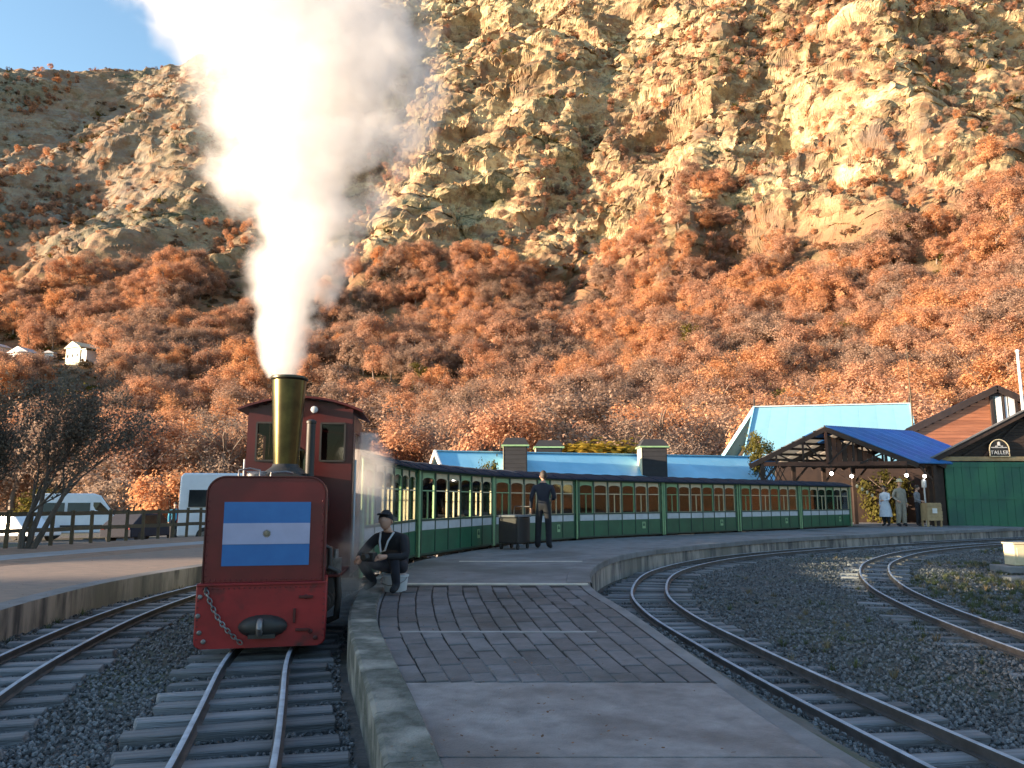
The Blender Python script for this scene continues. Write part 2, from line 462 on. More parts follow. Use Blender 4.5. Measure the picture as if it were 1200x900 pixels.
def hit(px, py, y0=40., y1=700.):
    """where the sight line through a photograph pixel meets the slope"""
    d = ray(px, py)
    ys = np.linspace(y0, y1, 4000)
    xs = d[0] / d[1] * ys; zs = CAM.z + d[2] / d[1] * ys
    h = land(xs, ys)
    k = int(np.argmax(h > zs))
    if not (h > zs).any(): return None
    return float(xs[k]), float(ys[k]), float(h[k])

# ground sheet
def axis(dense0, dense1, step, far, g=1.18):
    a = list(np.arange(dense0, dense1 + 1e-6, step)); s = step
    while a[-1] < far: s *= g; a.append(a[-1] + s)
    s = step; b = []
    cur = dense0
    while cur > -far: s *= g; cur -= s; b.append(cur)
    return np.array(b[::-1] + a)
gx = axis(-26, 26, 0.3, 3500); gy = axis(2, 50, 0.3, 3500)
GX, GY = np.meshgrid(gx, gy)
GZ = gz(GX, GY) * np.where((abs(GX) < 200) & (abs(GY) < 200), 1, 0) - np.where(GY > 1200, 40, 0)
nx, ny = len(gx), len(gy)
ii = np.arange(nx * ny).reshape(ny, nx)
Q = np.stack([ii[:-1, :-1], ii[:-1, 1:], ii[1:, 1:], ii[1:, :-1]], -1).reshape(-1, 4)
def ground_mat():
    m = pm('ballast', (0.085, 0.088, 0.092), (0.045, 0.047, 0.05), 7, 0.9, bump=1.0, bscale=28, coord='World', c3=(0.055, 0.068, 0.04), s3=0.35, lo3=0.5, hi3=0.66)
    return m
M['ballast'] = ground_mat()
g = link('ground', mesh_np('ground', np.stack([GX, GY, GZ], -1).reshape(-1, 3), Q, M['ballast'])); tag(g, kind='structure')

# mountain
na_ = 860
aa = np.concatenate([np.linspace(-1.5, -0.86, 40), np.linspace(-0.85, 0.85, na_ - 80), np.linspace(0.86, 1.5, 40)])
yy = np.concatenate([np.linspace(56, 210, 190, endpoint=False), np.linspace(210, 560, 620, endpoint=False), np.linspace(560, 820, 50)]); ny_ = len(yy)
A_, Y_ = np.meshgrid(aa, yy)
X_ = A_ * Y_
Zm = mount(X_, Y_)
# craggy relief: push the rock faces in and out along their normals
Pm = np.stack([X_, Y_, Zm], -1)
du = np.gradient(Pm, axis=1); dv = np.gradient(Pm, axis=0)
Nn = np.cross(du, dv); Nn /= np.linalg.norm(Nn, axis=-1)[..., None] + 1e-9
qm = Y_ - base_y(X_); rk = sstep(150, 225, qm)
wx = X_ + 0.35 * Zm; wz = Zm - 0.45 * X_
def crag(s, seed): return 1 - np.abs(2 * vnoise3(wx / s, Y_ / s, wz / (s * 0.55), seed) - 1)
stt = wz / 9.0 + 1.6 * vnoise3(X_ / 40, Y_ / 40, Zm / 40, 9); saw = stt - np.floor(stt)
dsp = (crag(46, 1) - .5) * 12 + (crag(19, 2) - .5) * 5.0 + (crag(7.5, 3) - .5) * 1.8 + (saw ** 2 - .33) * 4.0 * vnoise3(X_ / 25, Y_ / 25, Zm / 25, 8) + (vnoise3(X_ / 2.4, Y_ / 2.4, Zm / 2.4, 4) - .5) * 1.2
Pm = Pm + Nn * (dsp * rk * (1 - .45 * (1 - sstep(-170, -60, X_))))[..., None]
ii = np.arange(na_ * ny_).reshape(ny_, na_)
Q = np.stack([ii[:-1, :-1], ii[:-1, 1:], ii[1:, 1:], ii[1:, :-1]], -1).reshape(-1, 4)
def mountain_mat():
    m = bpy.data.materials.new('mountain'); m.use_nodes = True
    nt = m.node_tree; N = nt.nodes; L = nt.links; b = N['Principled BSDF']
    b.inputs['Specular IOR Level'].default_value = 0.15
    geo = N.new('ShaderNodeNewGeometry')
    def noise(scale, detail=8, rough=0.6, vec=None, dist=0):
        n = N.new('ShaderNodeTexNoise'); n.inputs['Scale'].default_value = scale; n.inputs['Detail'].default_value = detail; n.inputs['Roughness'].default_value = rough
        n.inputs['Distortion'].default_value = dist
        L.new(vec or geo.outputs['Position'], n.inputs['Vector']); return n.outputs[0]
    def mr(v, a, b_, c=0, d=1):
        n = N.new('ShaderNodeMapRange'); n.inputs[1].default_value = a; n.inputs[2].default_value = b_; n.inputs[3].default_value = c; n.inputs[4].default_value = d
        L.new(v, n.inputs[0]); return n.outputs[0]
    def mix(f, c1, c2):
        n = N.new('ShaderNodeMix'); n.data_type = 'RGBA'
        L.new(f, n.inputs[0])
        for k, c in ((6, c1), (7, c2)):
            if isinstance(c, tuple): n.inputs[k].default_value = (*c, 1)
            else: L.new(c, n.inputs[k])
        return n.outputs[2]
    def math_(op, a, b_):
        n = N.new('ShaderNodeMath'); n.operation = op; n.use_clamp = True
        for k, c in ((0, a), (1, b_)):
            if isinstance(c, (int, float)): n.inputs[k].default_value = c
            else: L.new(c, n.inputs[k])
        return n.outputs[0]
    mp = N.new('ShaderNodeMapping'); mp.inputs['Rotation'].default_value = (0, R(-25), 0); mp.inputs['Scale'].default_value = (0.5, 0.5, 1.6)
    L.new(geo.outputs['Position'], mp.inputs[0])
    mp2 = N.new('ShaderNodeMapping'); mp2.inputs['Rotation'].default_value = (0, R(-38), 0); mp2.inputs['Scale'].default_value = (0.45, 0.45, 1.8)
    L.new(geo.outputs['Position'], mp2.inputs[0])
    sp0 = N.new('ShaderNodeSeparateXYZ'); L.new(geo.outputs['Position'], sp0.inputs[0]); sp_x = sp0.outputs[0]
    rock = mix(mr(noise(0.14, 8, 0.7, mp.outputs[0]), 0.38, 0.6), (0.22, 0.16, 0.10), (0.54, 0.46, 0.27))
    rock = mix(mr(noise(0.6, 6, 0.7), 0.54, 0.70), rock, (0.11, 0.095, 0.08))
    rock = mix(mr(noise(0.05, 5, 0.6), 0.52, 0.64), rock, (0.15, 0.12, 0.10))
    rock = mix(mr(noise(0.028, 5, 0.6, mp2.outputs[0]), 0.50, 0.62), rock, (0.60, 0.51, 0.31))
    rock = mix(mr(noise(0.33, 6, 0.75), 0.55, 0.68), rock, (0.13, 0.105, 0.08))
    ridge_haze = mr(sp_x, -190, -90, 1, 0)
    rock = mix(math_('MULTIPLY', ridge_haze, 0.7), rock, (0.21, 0.20, 0.185))  # greyer left ridge: haze and shade put into the rock colour
    veg = mix(mr(noise(0.12, 6), 0.4, 0.62), (0.23, 0.125, 0.075), (0.16, 0.115, 0.065))
    veg = mix(mr(noise(0.035, 4), 0.56, 0.66), veg, (0.06, 0.062, 0.03))
    sx = N.new('ShaderNodeSeparateXYZ'); L.new(geo.outputs['Normal'], sx.inputs[0])
    flat = mr(sx.outputs[2], 0.52, 0.80)
    patch = mr(noise(0.020, 7, 0.68, mp2.outputs[0]), 0.43, 0.57)
    patch2 = mr(noise(0.09, 7, 0.68), 0.46, 0.58)
    sp = N.new('ShaderNodeSeparateXYZ'); L.new(geo.outputs['Position'], sp.inputs[0])
    low = mr(sp.outputs[2], 95, 135, 1, 0)
    vm = math_('MAXIMUM', math_('MULTIPLY', math_('ADD', flat, 0.55), math_('MAXIMUM', patch, patch2)), low)
    vm = math_('MAXIMUM', vm, mr(sp.outputs[2], 250, 300, 0, 0.0))
    vm = math_('MAXIMUM', vm, math_('MULTIPLY', mr(noise(0.16, 7, 0.75), 0.47, 0.57), 0.85))
    L.new(mix(vm, rock, veg), b.inputs['Base Color'])
    b.inputs['Roughness'].default_value = 0.92
    bp = N.new('ShaderNodeBump'); bp.inputs['Strength'].default_value = 0.7; bp.inputs['Distance'].default_value = 1.3
    L.new(math_('ADD', math_('MULTIPLY', noise(0.35, 8, 0.7, mp.outputs[0]), 0.7), math_('MULTIPLY', noise(1.3, 4, 0.6), 0.25)), bp.inputs['Height'])
    L.new(bp.outputs[0], b.inputs['Normal'])
    return m
mo = link('mountain', mesh_np('mountain', Pm.reshape(-1, 3), Q, mountain_mat(), False)); tag(mo, kind='structure')

# unseen ridge added on the left, crest shaped to place the station's shade
hy = np.linspace(-330, 14, 860); hx = np.linspace(-235, -95, 60)
HX, HY = np.meshgrid(hx, hy)
crest = np.interp(hy, [-330, -300, -24, -17.5, -16.2, -15.4, -9.5, -4, -3.1, -2.7, 1.3, 2.2, 5, 9, 12], [0, 17, 19.6, 19.5, 19.0, 15.7, 15.3, 15.0, 15.6, 25.2, 25.2, 15, 8, 2, -2])
crest = np.interp(hy, hy - 147.5 * (abs(math.tan(math.pi / 2 + SUN_AZ)) - 0.195), crest) + np.where(crest > 1, 147.5 * (math.tan(SUN_EL) / abs(math.sin(SUN_AZ)) - 0.116), 0)
jag = (fbm(hy / 1.3, hy * 0 + 1, 8, 3) - 0.5) * 1.0
HZ = (crest + jag)[:, None] * np.clip(1 - np.abs(HX + 150) / 62.0, 0, 1) ** 0.7 - 0.6
ii = np.arange(HX.size).reshape(HX.shape)
Q = np.stack([ii[:-1, :-1], ii[:-1, 1:], ii[1:, 1:], ii[1:, :-1]], -1).reshape(-1, 4)
hm = pm('hillside', (0.16, 0.07, 0.03), (0.08, 0.06, 0.03), 0.2, 0.95, bump=1.0, bscale=0.8, coord='World')
tag(link('unseen_hill', mesh_np('unseen_hill', np.stack([HX, HY, HZ], -1).reshape(-1, 3), Q, hm)), kind='structure')

# unseen rise added on the right to darken reflections in the carriage windows
hy2 = np.linspace(-260, 95, 120); hx2 = np.linspace(105, 330, 50)
HX, HY = np.meshgrid(hx2, hy2)
HZ = 46 * np.clip((HX - 105) / 120, 0, 1) ** .8 * sstep(-260, -180, HY) * (1 - sstep(60, 95, HY)) + 5 * fbm(HX / 9, HY / 9, 71, 4) - 3
ii = np.arange(HX.size).reshape(HX.shape)
Q = np.stack([ii[:-1, :-1], ii[:-1, 1:], ii[1:, 1:], ii[1:, :-1]], -1).reshape(-1, 4)
tag(link('unseen_hill', mesh_np('unseen_hill', np.stack([HX, HY, HZ], -1).reshape(-1, 3), Q, hm)), kind='structure')

# ================================================================== TRACKS AND PLATFORMS
def spline(pts, n=400):
    P = [Vector((p[0], p[1], 0)) for p in pts]
    P = [2 * P[0] - P[1]] + P + [2 * P[-1] - P[-2]]
    out = []
    for i in range(1, len(P) - 2):
        for k in range(24):
            t = k / 24
            a, b, c, d = P[i - 1], P[i], P[i + 1], P[i + 2]
            out.append(0.5 * ((2 * b) + (c - a) * t + (2 * a - 5 * b + 4 * c - d) * t * t + (3 * b - a - 3 * c + d) * t ** 3))
    out.append(P[-2])
    A = np.array([[p.x, p.y] for p in out])
    # smooth and resample by length
    for _ in range(30): A[1:-1] = 0.5 * A[1:-1] + 0.25 * (A[:-2] + A[2:])
    s = np.concatenate([[0], np.cumsum(np.hypot(*np.diff(A, axis=0).T))])
    return A, s
class Track:
    def __init__(self, pts): self.A, self.s = spline(pts); self.L = self.s[-1]
    def at(self, s):
        x = np.interp(s, self.s, self.A[:, 0]); y = np.interp(s, self.s, self.A[:, 1])
        x2 = np.interp(s + 0.15, self.s, self.A[:, 0]); y2 = np.interp(s + 0.15, self.s, self.A[:, 1])
        x1 = np.interp(s - 0.15, self.s, self.A[:, 0]); y1 = np.interp(s - 0.15, self.s, self.A[:, 1])
        h = math.atan2(x2 - x1, y2 - y1)
        return float(x), float(y), h
    def off(self, s, o):
        x, y, h = self.at(s)
        return x + o * math.cos(h), y - o * math.sin(h)
    def s_of_y(self, y): return float(np.interp(y, self.A[:, 1], self.s))
    def closest(self, x, y):
        k = int(np.argmin((self.A[:, 0] - x) ** 2 + (self.A[:, 1] - y) ** 2)); return self.s[k]
RZ = 0.10
T_main = Track([(-1.05, 2.2), (-1.545, 4.33), (-1.885, 5.63), (-2.36, 7.46), (-2.62, 9.3), (-2.72, 11), (-2.72, 12.6), (-2.46, 14.9), (-1.09, 18.9), (1.18, 22.34), (4.51, 25.5), (8.06, 28.5), (11.56, 31.5), (15.06, 34.5), (20, 38.7)])
T_left = Track([(-2.6, 2.2), (-3.55, 4.5), (-4.13, 6.2), (-4.52, 7.8), (-4.88, 9.8), (-5.05, 11.8), (-4.98, 13.8), (-4.5, 16.5), (-3.4, 19.6), (-1.5, 22.8), (1.2, 25.9), (4.5, 28.9)])
T_right = Track([(2.75, 2.4), (2.5, 4.4), (2.27, 6.2), (2.10, 8), (1.98, 10.2), (2.2, 12.7), (3.2, 16.2), (5.55, 20.0), (9.4, 23.6), (13.8, 26.8), (18.5, 29.6), (24, 32.6)])
T_far = Track([(4.95, 4.0), (5.0, 6.0), (5.1, 7.5), (5.3, 9), (5.65, 10.9), (6.3, 13.3), (7.5, 16.3), (9.05, 19.1), (11.9, 22.7), (16.6, 26.4), (22.5, 29.4)])
sl_mesh = []
for k in range(5):
    bm = bmesh.new(); bmesh.ops.create_cube(bm, size=1)
    for v in bm.verts:
        v.co = Vector((v.co.x * 1.3, v.co.y * 0.15, v.co.z * 0.1)) + Vector((random.uniform(-.03, .03), random.uniform(-.012, .012), random.uniform(-.008, .008)))
    bmesh.ops.bevel(bm, geom=bm.edges[:], offset=0.008, segments=1, affect='EDGES')
    me = bpy.data.meshes.new('sleeper'); bm.to_mesh(me); bm.free(); me.materials.append(M['sleeper']); sl_mesh.append(me)
def sweep(tr, s0, s1, off, prof, step=0.25):
    n = max(2, int((s1 - s0) / step)); mb = MB(); vs = []; fs = []; k = len(prof)
    for i in range(n + 1):
        s = s0 + (s1 - s0) * i / n
        x, y, h = tr.at(s)
        for (o, z) in prof:
            vs.append((x + (off + o) * math.cos(h), y - (off + o) * math.sin(h), z))
    for i in range(n):
        for j in range(k):
            j2 = (j + 1) % k
            fs.append((i * k + j, i * k + j2, (i + 1) * k + j2, (i + 1) * k + j))
    fs.append(tuple(range(k))); fs.append(tuple(n * k + j for j in range(k - 1, -1, -1)))
    return mb.add(vs, fs)
RAILP = [(-.036, .028), (-.036, .034), (-.008, .042), (-.008, .074), (-.018, .078), (-.018, .098), (-.013, .102), (.013, .102), (.018, .098), (.018, .078), (.008, .074), (.008, .042), (.036, .034), (.036, .028)]
def lay(tr, s0, s1, sl0, sl1, spacing=0.37, buried=0.0):
    o = empty('railway_track', (0, 0, 0)); tag(o, kind='structure')
    for sd in (-1, 1):
        r_ = sweep(tr, s0, s1, sd * 0.27, RAILP); r_.mi = [1 if i % 14 in (5, 6, 7) and i < len(r_.f) - 2 else 0 for i in range(len(r_.f))]
        r_.build('rail', [M['rail'], M['railtop']], o, smooth=40)
    s = sl0
    while s < sl1:
        x, y, h = tr.off(s, random.uniform(-.05, .05)) + (tr.at(s)[2],)
        c = link('sleeper', random.choice(sl_mesh), o, (x, y, -0.024 + random.uniform(-.016, .012) - buried * random.random()), (random.uniform(-.02, .02), random.uniform(-.012, .012), -h + random.uniform(-.05, .05)))
        s += spacing * random.uniform(0.9, 1.1)
    return o
lay(T_main, 0.3, T_main.L, 0.4, T_main.s_of_y(13.0))
lay(T_left, 0.3, T_left.L, 0.4, T_left.s_of_y(16))
lay(T_right, 0.2, T_right.L, 0.3, T_right.L, 0.36, 0.03)
lay(T_far, 0.2, T_far.L, 0.3, T_far.L, 0.38, 0.05)

def plat_z(y): return 0.27 + 0.15 * float(sstep(4.2, 10.2, np.array(y)))
PLAT = 0.42
# island platform: left edge follows the train, right edge follows the outer curve
Redge = Track([(1.95, 1.5), (1.66, 3.9), (1.50, 5.4), (1.22, 8.0), (1.0, 10.3), (1.5, 13.8), (3.0, 17.3), (7.28, 22.26), (10.92, 25.03), (15.92, 28.58), (21.5, 32.2)])
sA = [T_main.s_of_y(2.0) + (T_main.L - 0.5 - T_main.s_of_y(2.0)) * t for t in np.linspace(0, 1, 90)]
Lp = [T_main.off(s, 0.86) for s in sA]
# pair each left point with the right edge by normalised length
Rp = []
for i, t in enumerate(np.linspace(0, 1, 90)):
    x, y, h = Redge.at(Redge.L * t); Rp.append((x, y))
mb = MB(); vs = []; fs = []
for i in range(90):
    l, r = Lp[i], Rp[i]
    zl, zr = plat_z(l[1]), plat_z(r[1])
    for t in np.linspace(0, 1, 5):
        vs.append((l[0] + (r[0] - l[0]) * t, l[1] + (r[1] - l[1]) * t, zl + (zr - zl) * t))
    vs.append((r[0] + 0.02, r[1], -0.15)); vs.append((l[0] - 0.0, l[1], -0.15))
for i in range(89):
    a, b = i * 7, (i + 1) * 7
    mb.cur = 0
    for k in range(4): fs.append((a + k, a + k + 1, b + k + 1, b + k))
    fs.append((a + 4, a + 5, b + 5, b + 4)); fs.append((a + 6, a, b, b + 6))
mb.add(vs, fs)
mb.mi = [1 if (i % 6) >= 4 else 0 for i in range(len(fs))]
plat = mb.build('station_platform', [M['concrete'], M['wallconc']]); tag(plat, kind='structure')
# kerb stones along the train side, at the near end
s = T_main.s_of_y(2.6)
while s < T_main.s_of_y(12.5):
    L = random.uniform(0.85, 1.05); n = 4; k = MB(); vs = []; fs = []
    for i in range(n + 1):
        ss = s + (L - 0.012) * i / n
        for (o, dz) in ((0.80, -0.4), (0.80, 0.012), (0.825, 0.03), (1.06, 0.026), (1.075, 0.006)):
            x, y = T_main.off(ss, o); vs.append((x, y, max(-0.12, plat_z(y) + dz + random.uniform(-.004, .004))))
    for i in range(n):
        for j in range(4): fs.append((i * 5 + j, i * 5 + j + 1, (i + 1) * 5 + j + 1, (i + 1) * 5 + j))
    fs.append((0, 1, 2, 3, 4)); fs.append(tuple(n * 5 + j for j in (4, 3, 2, 1, 0)))
    k.add(vs, fs); k.build('kerb_stone', M['kerb'], plat)
    s += L
# coping stones along the outer curve
s = Redge.closest(1.05, 10.4)
while s < Redge.L - 1.2:
    L = random.uniform(0.95, 1.15); n = 3; k = MB(); vs = []; fs = []
    for i in range(n + 1):
        ss = s + (L - 0.012) * i / n
        for (o, dz) in ((0.045, -0.10), (0.045, 0.0), (0.03, 0.014), (-0.28, 0.012), (-0.29, 0.002)):
            x, y, h = Redge.at(ss); vs.append((x + o * math.cos(h), y - o * math.sin(h), plat_z(y) + dz))
    for i in range(n):
        for j in range(4): fs.append((i * 5 + j, (i + 1) * 5 + j, (i + 1) * 5 + j + 1, i * 5 + j + 1))
    k.add(vs, fs); k.build('coping_stone', M['concrete'], plat)
    s += L
# paved part: pavers laid lengthwise, rows following the ramp
pv = []
for k in range(4):
    bm = bmesh.new(); bmesh.ops.create_cube(bm, size=1)
    for v in bm.verts: v.co = Vector((v.co.x * 0.170 + random.uniform(-.004, .004), v.co.y * 0.455 + random.uniform(-.006, .006), v.co.z * 0.05))
    bmesh.ops.bevel(bm, geom=[e for e in bm.edges], offset=0.005, segments=1, affect='EDGES')
    me = bpy.data.meshes.new('paver'); bm.to_mesh(me); bm.free(); me.materials.append(M['paver']); pv.append(me)
def paver_x(y): return T_main.off(T_main.s_of_y(y), 1.1)[0]
pvh = []
for me in pv[:2]:
    m2 = me.copy()
    for v in m2.vertices: v.co.y *= 0.48
    pvh.append(m2)
cols = 13
for c in range(cols):
    y = 5.42; half = c % 2 == 1
    while y < 10.16:
        L = 0.225 if half else 0.47
        yc = y + L / 2
        if y + L > 10.2: break
        xl = paver_x(yc) + 0.03; xr = float(np.interp(yc, Redge.A[:, 1], Redge.A[:, 0])) - 0.14
        w = (xr - xl) / cols
        slope = math.atan((plat_z(yc + .2) - plat_z(yc - .2)) / .4)
        h = T_main.at(T_main.s_of_y(yc))[2] * (1 - c / cols) - 0.10 * c / cols
        o = link('paver', random.choice(pvh if half else pv), plat, (xl + (c + .5) * w, yc, plat_z(yc) - 0.014 + random.uniform(-.0035, .0035)), (slope + random.uniform(-.005, .005), random.uniform(-.006, .006), -h + random.uniform(-.012, .012)))
        o.scale = ((w - .016) / .170, .985, 1)
        y += L; half = False
sheet_ = None
# smooth concrete slabs before the paving, and pale strips across the platform
def sheet(name, y0, y1, xl, xr, dz, mat, n=8, th=0.03):
    k = MB(); vs = []; fs = []
    for i in range(n + 1):
        y = y0 + (y1 - y0) * i / n
        a, b = xl(y), xr(y)
        for (x, z) in ((a, plat_z(y) - th), (a, plat_z(y) + dz), (b, plat_z(y) + dz), (b, plat_z(y) - th)): vs.append((x, y, z))
    for i in range(n):
        for j in range(3): fs.append((i * 4 + j, (i + 1) * 4 + j, (i + 1) * 4 + j + 1, i * 4 + j + 1)[::-1])
    fs.append((0, 1, 2, 3)); fs.append(tuple(n * 4 + j for j in (3, 2, 1, 0)))
    return k.add(vs, fs).build(name, mat, plat)
rx = lambda y: float(np.interp(y, Redge.A[:, 1], Redge.A[:, 0]))
sheet('concrete_slab', 3.93, 5.38, lambda y: paver_x(y) + 0.02, lambda y: rx(y) - 0.16, 0.012, M['slab'])
sheet('concrete_slab', 2.2, 3.91, lambda y: paver_x(y) + 0.02, lambda y: rx(y) - 0.10, 0.011, M['slab'])
sheet('paver_bed', 5.40, 10.2, lambda y: paver_x(y) + 0.02, lambda y: rx(y) - 0.12, 0.002, M['bed'], 20)
sheet('pale_strip', 10.22, 10.36, lambda y: -1.42, lambda y: rx(y) - 0.02, 0.016, M['stripe'], 2)  # low sunbeam put into the colour of this cream strip
sheet('pale_strip', 14.1, 14.24, lambda y: -0.95, lambda y: rx(y) - 0.35, 0.006, M['stripe'], 2)
sheet('pale_strip', 7.05, 7.085, lambda y: -1.0, lambda y: 0.75, 0.0165, M['path'], 2)
# earth bank between the near platform end and the right-hand track
k = MB(); vs = []; fs = []
for i, y in enumerate(np.linspace(2.2, 10.6, 40)):
    x0 = rx(y) - 0.05; x1 = T_right.off(T_right.s_of_y(y), -0.36)[0]
    e = 0.03 * (vnoise(y * 3, y * 0, 4) - 0.5)
    f = 1 - float(sstep(8.6, 10.6, np.array(y)))
    z0 = plat_z(y)
    for t, z in ((0, z0 - 0.02), (0.3, z0 * 0.72), (0.65, z0 * 0.3 + 0.02), (1, 0.03)):
        vs.append((x0 + (x1 - x0) * t, y, z * f - 0.1 * (1 - f) + float(e)))
for i in range(39):
    for j in range(3): fs.append((i * 4 + j, i * 4 + j + 1, (i + 1) * 4 + j + 1, (i + 1) * 4 + j))
bank = k.add(vs, fs).build('earth_bank', pm('earth', (0.13, 0.13, 0.125), (0.075, 0.078, 0.075), 5, 0.9, bump=1.0, bscale=25, coord='World', c3=(0.07, 0.085, 0.05), s3=1.2), smooth=60)
tag(bank, kind='structure')

# left platform
LE = [(-3.2, 1.5), (-4.35, 4.3), (-5.1, 6.6), (-5.58, 8.6), (-5.82, 10.2), (-5.92, 11.7), (-5.75, 13.9), (-5.2, 16.8), (-4.2, 20), (-2.6, 23.4), (0, 26.8)]
TL = Track(LE)
LZ = 0.32
ns = 70; vs = []; fs = []; k = MB()
for i in range(ns):
    x, y, h = TL.at(TL.L * i / (ns - 1))
    vs += [(x, y, -0.15), (x, y, LZ), (x - 0.3 * math.cos(h), y + 0.3 * math.sin(h), LZ), (x - 3.2 * math.cos(h) - 0.4, y + 3.2 * math.sin(h), LZ), (x - 3.25 * math.cos(h) - 0.4, y + 3.25 * math.sin(h), -0.2)]
for i in range(ns - 1):
    for j in range(4): fs.append((i * 5 + j, (i + 1) * 5 + j, (i + 1) * 5 + j + 1, i * 5 + j + 1))
k.add(vs, fs); k.mi = [(0, 1, 2, 0)[i % 4] for i in range(len(fs))]
lp = k.build('station_platform', [M['wallconc'], M['concrete'], M['tile']]); tag(lp, kind='structure')
# earth strip and pale path beyond it, up to the fence
k = MB(); vs = []; fs = []
for i in range(ns):
    x, y, h = TL.at(TL.L * i / (ns - 1))
    for o in (3.22, 4.7, 5.9, 8.5, 14.0):
        vs.append((x - o * math.cos(h) - 0.4, y + o * math.sin(h), 0.29 if o < 9 else -0.25))
for i in range(ns - 1):
    for j in range(4): fs.append((i * 5 + j, (i + 1) * 5 + j, (i + 1) * 5 + j + 1, i * 5 + j + 1))
k.add(vs, fs); k.mi = [(0, 1, 0, 0)[i % 4] for i in range(len(fs))]
tag(k.build('path', [pm('litter', (0.30, 0.19, 0.14), (0.20, 0.13, 0.09), 3, 0.9, bump=0.8, coord='World'), M['path']]), kind='structure')

# ================================================================== LOCOMOTIVE
fx, fy, fh = T_main.at(T_main.s_of_y(7.52))
loco = empty('steam_locomotive', (fx, fy, RZ), 0, 'red steam locomotive with tall brass chimney and a blue and white flag on its front', 'locomotive')
MF = Euler((0, 0, -R(-12.5))).to_matrix().to_4x4()      # front unit follows the track
MR = Euler((0, 0, -R(-6.5))).to_matrix().to_4x4()       # boiler and cab
def arc(cx, cz, r, a0, a1, n=8):
    return [(cx + r * math.cos(R(a0 + (a1 - a0) * i / n)), cz + r * math.sin(R(a0 + (a1 - a0) * i / n))) for i in range(n + 1)]
tank_poly = [(-.56, .62), (.56, .62)] + arc(.56 - .17, 1.64 - .17, .17, 0, 90) + arc(-.56 + .17, 1.64 - .17, .17, 90, 180)
MB(MF).prism(tank_poly, 0.0, 0.72).build('front_tank', M['red'], loco, smooth=35, bevel=0.02)
# raised edge strip round the tank face
rim = MB(MF)
op = [(x, z) for x, z in tank_poly]
for i in range(len(op)):
    a, b = op[i], op[(i + 1) % len(op)]
    rim.bar((a[0] * .985, -0.004, (a[1] - 1.13) * .985 + 1.13), (b[0] * .985, -0.004, (b[1] - 1.13) * .985 + 1.13), 0.012, 0.022, (0, 1, 0))
rim.build('tank_edging', M['maroon'], loco)
bp = [(-.59 + .07, .05), (.59 - .07, .05)] + arc(.59 - .07, .12, .07, -90, 0, 4) + [(.59, .635), (-.59, .635)] + arc(-.59 + .07, .12, .07, 180, 270, 4)
MB(MF).prism(bp, -0.075, 0.62).build('buffer_beam', M['redbeam'], loco, smooth=35, bevel=0.012)
MB(MF).box((0, -0.085, .628), (1.16, .02, .022)).build('beam_flange', M['redbeam'], loco, bevel=0.004)
flag = MB(MF).box((0.01, -0.004, 1.09), (.80, .012, .60)).build('flag_board', M['flagblue'], loco)
MB(MF).box((0.01, -0.0125, 1.09), (.80, .006, .198)).build('white_stripe', M['flagwhite'], flag)
sb = MB(MF)
sb.lathe([(.0221, -.004), (.022, .003), (.016, .006), (.001, .007)], 20, Matrix.Translation((0.01, -0.0165, 1.09)) @ Euler((R(90), 0, 0)).to_matrix().to_4x4())
for i in range(32):
    a = 2 * math.pi * i / 32; r1 = .043 if i % 2 else .038
    c = Vector((0.01, -0.0175, 1.09)); u = Vector((math.cos(a), 0, math.sin(a))); t = Vector((-math.sin(a), 0, math.cos(a)))
    w = .004 if i % 2 else .0028
    wob = t * (.004 if i % 2 == 0 else 0)
    sb.add([c + u * .023 + t * w, c + u * .023 - t * w, c + u * .034 - t * w * .6 + wob, c + u * r1, c + u * .034 + t * w * .6 + wob], [(0, 1, 2, 3, 4)])
sb.build('sun_emblem', M['sungold'], flag)
# rivets along the plate edges
rv = MB(MF)
def rivet(x, y, z): rv.lathe([(.009, 0), (.008, .004), (.003, .006)], 6, Matrix.Translation((x, y, z)) @ Euler((R(90), 0, 0)).to_matrix().to_4x4())
for i in range(24):
    x = -.53 + 1.06 * i / 23; rivet(x, -.0745, .59); rivet(x, -.001, .66)
for i in range(12):
    z = .70 + .70 * i / 11
    for sx in (-1, 1): rivet(sx * .525, -.001, z)
for i in range(8):
    for sx in (-1, 1): rivet(sx * .565, -.0745, .14 + .4 * i / 7)
tag(rv.build('rivet_line', M['red'], loco, smooth=60), kind='stuff')
# coupler, hook, chain, bolts
c = MB(MF)
c.lathe([(.17, 0), (.17, .02), (.13, .07), (.10, .09), (.03, .10)], 20, Matrix.Translation((0.02, -0.075, .24)) @ Matrix.Diagonal((1.3, 1, .62, 1)) @ Euler((R(90), 0, 0)).to_matrix().to_4x4())
c.box((.02, -.13, .165), (.24, .14, .035))
cp = c.build('coupler', M['black'], loco, smooth=40)
MB(MF).tube([(.0, -.15, .30), (.0, -.21, .29), (.0, -.24, .24), (.0, -.21, .19), (.0, -.18, .21)], .028, 8).build('hook', M['steel'], cp, smooth=50)
ch = MB(MF)
p0 = Vector((-.50, -.10, .58)); p1 = Vector((-.16, -.13, .10)); nl = 15
pts = [p0.lerp(p1, i / nl) + Vector((math.sin(i / nl * math.pi) * -.03, 0, -math.sin(i / nl * math.pi) * .035)) for i in range(nl + 1)]
for i in range(nl):
    a, b = pts[i], pts[i + 1]; m = (a + b) / 2; d = (b - a).normalized(); s_ = Vector((0, 1, 0)) if i % 2 else d.cross(Vector((0, 1, 0))).normalized()
    loop = []
    for k in range(13):
        t = 2 * math.pi * k / 12; loop.append(m + d * math.cos(t) * (b - a).length * .72 + s_ * math.sin(t) * .017)
    ch.tube(loop, .0065, 5, cap=False)
ch.build('chain', M['steel'], loco, smooth=60)
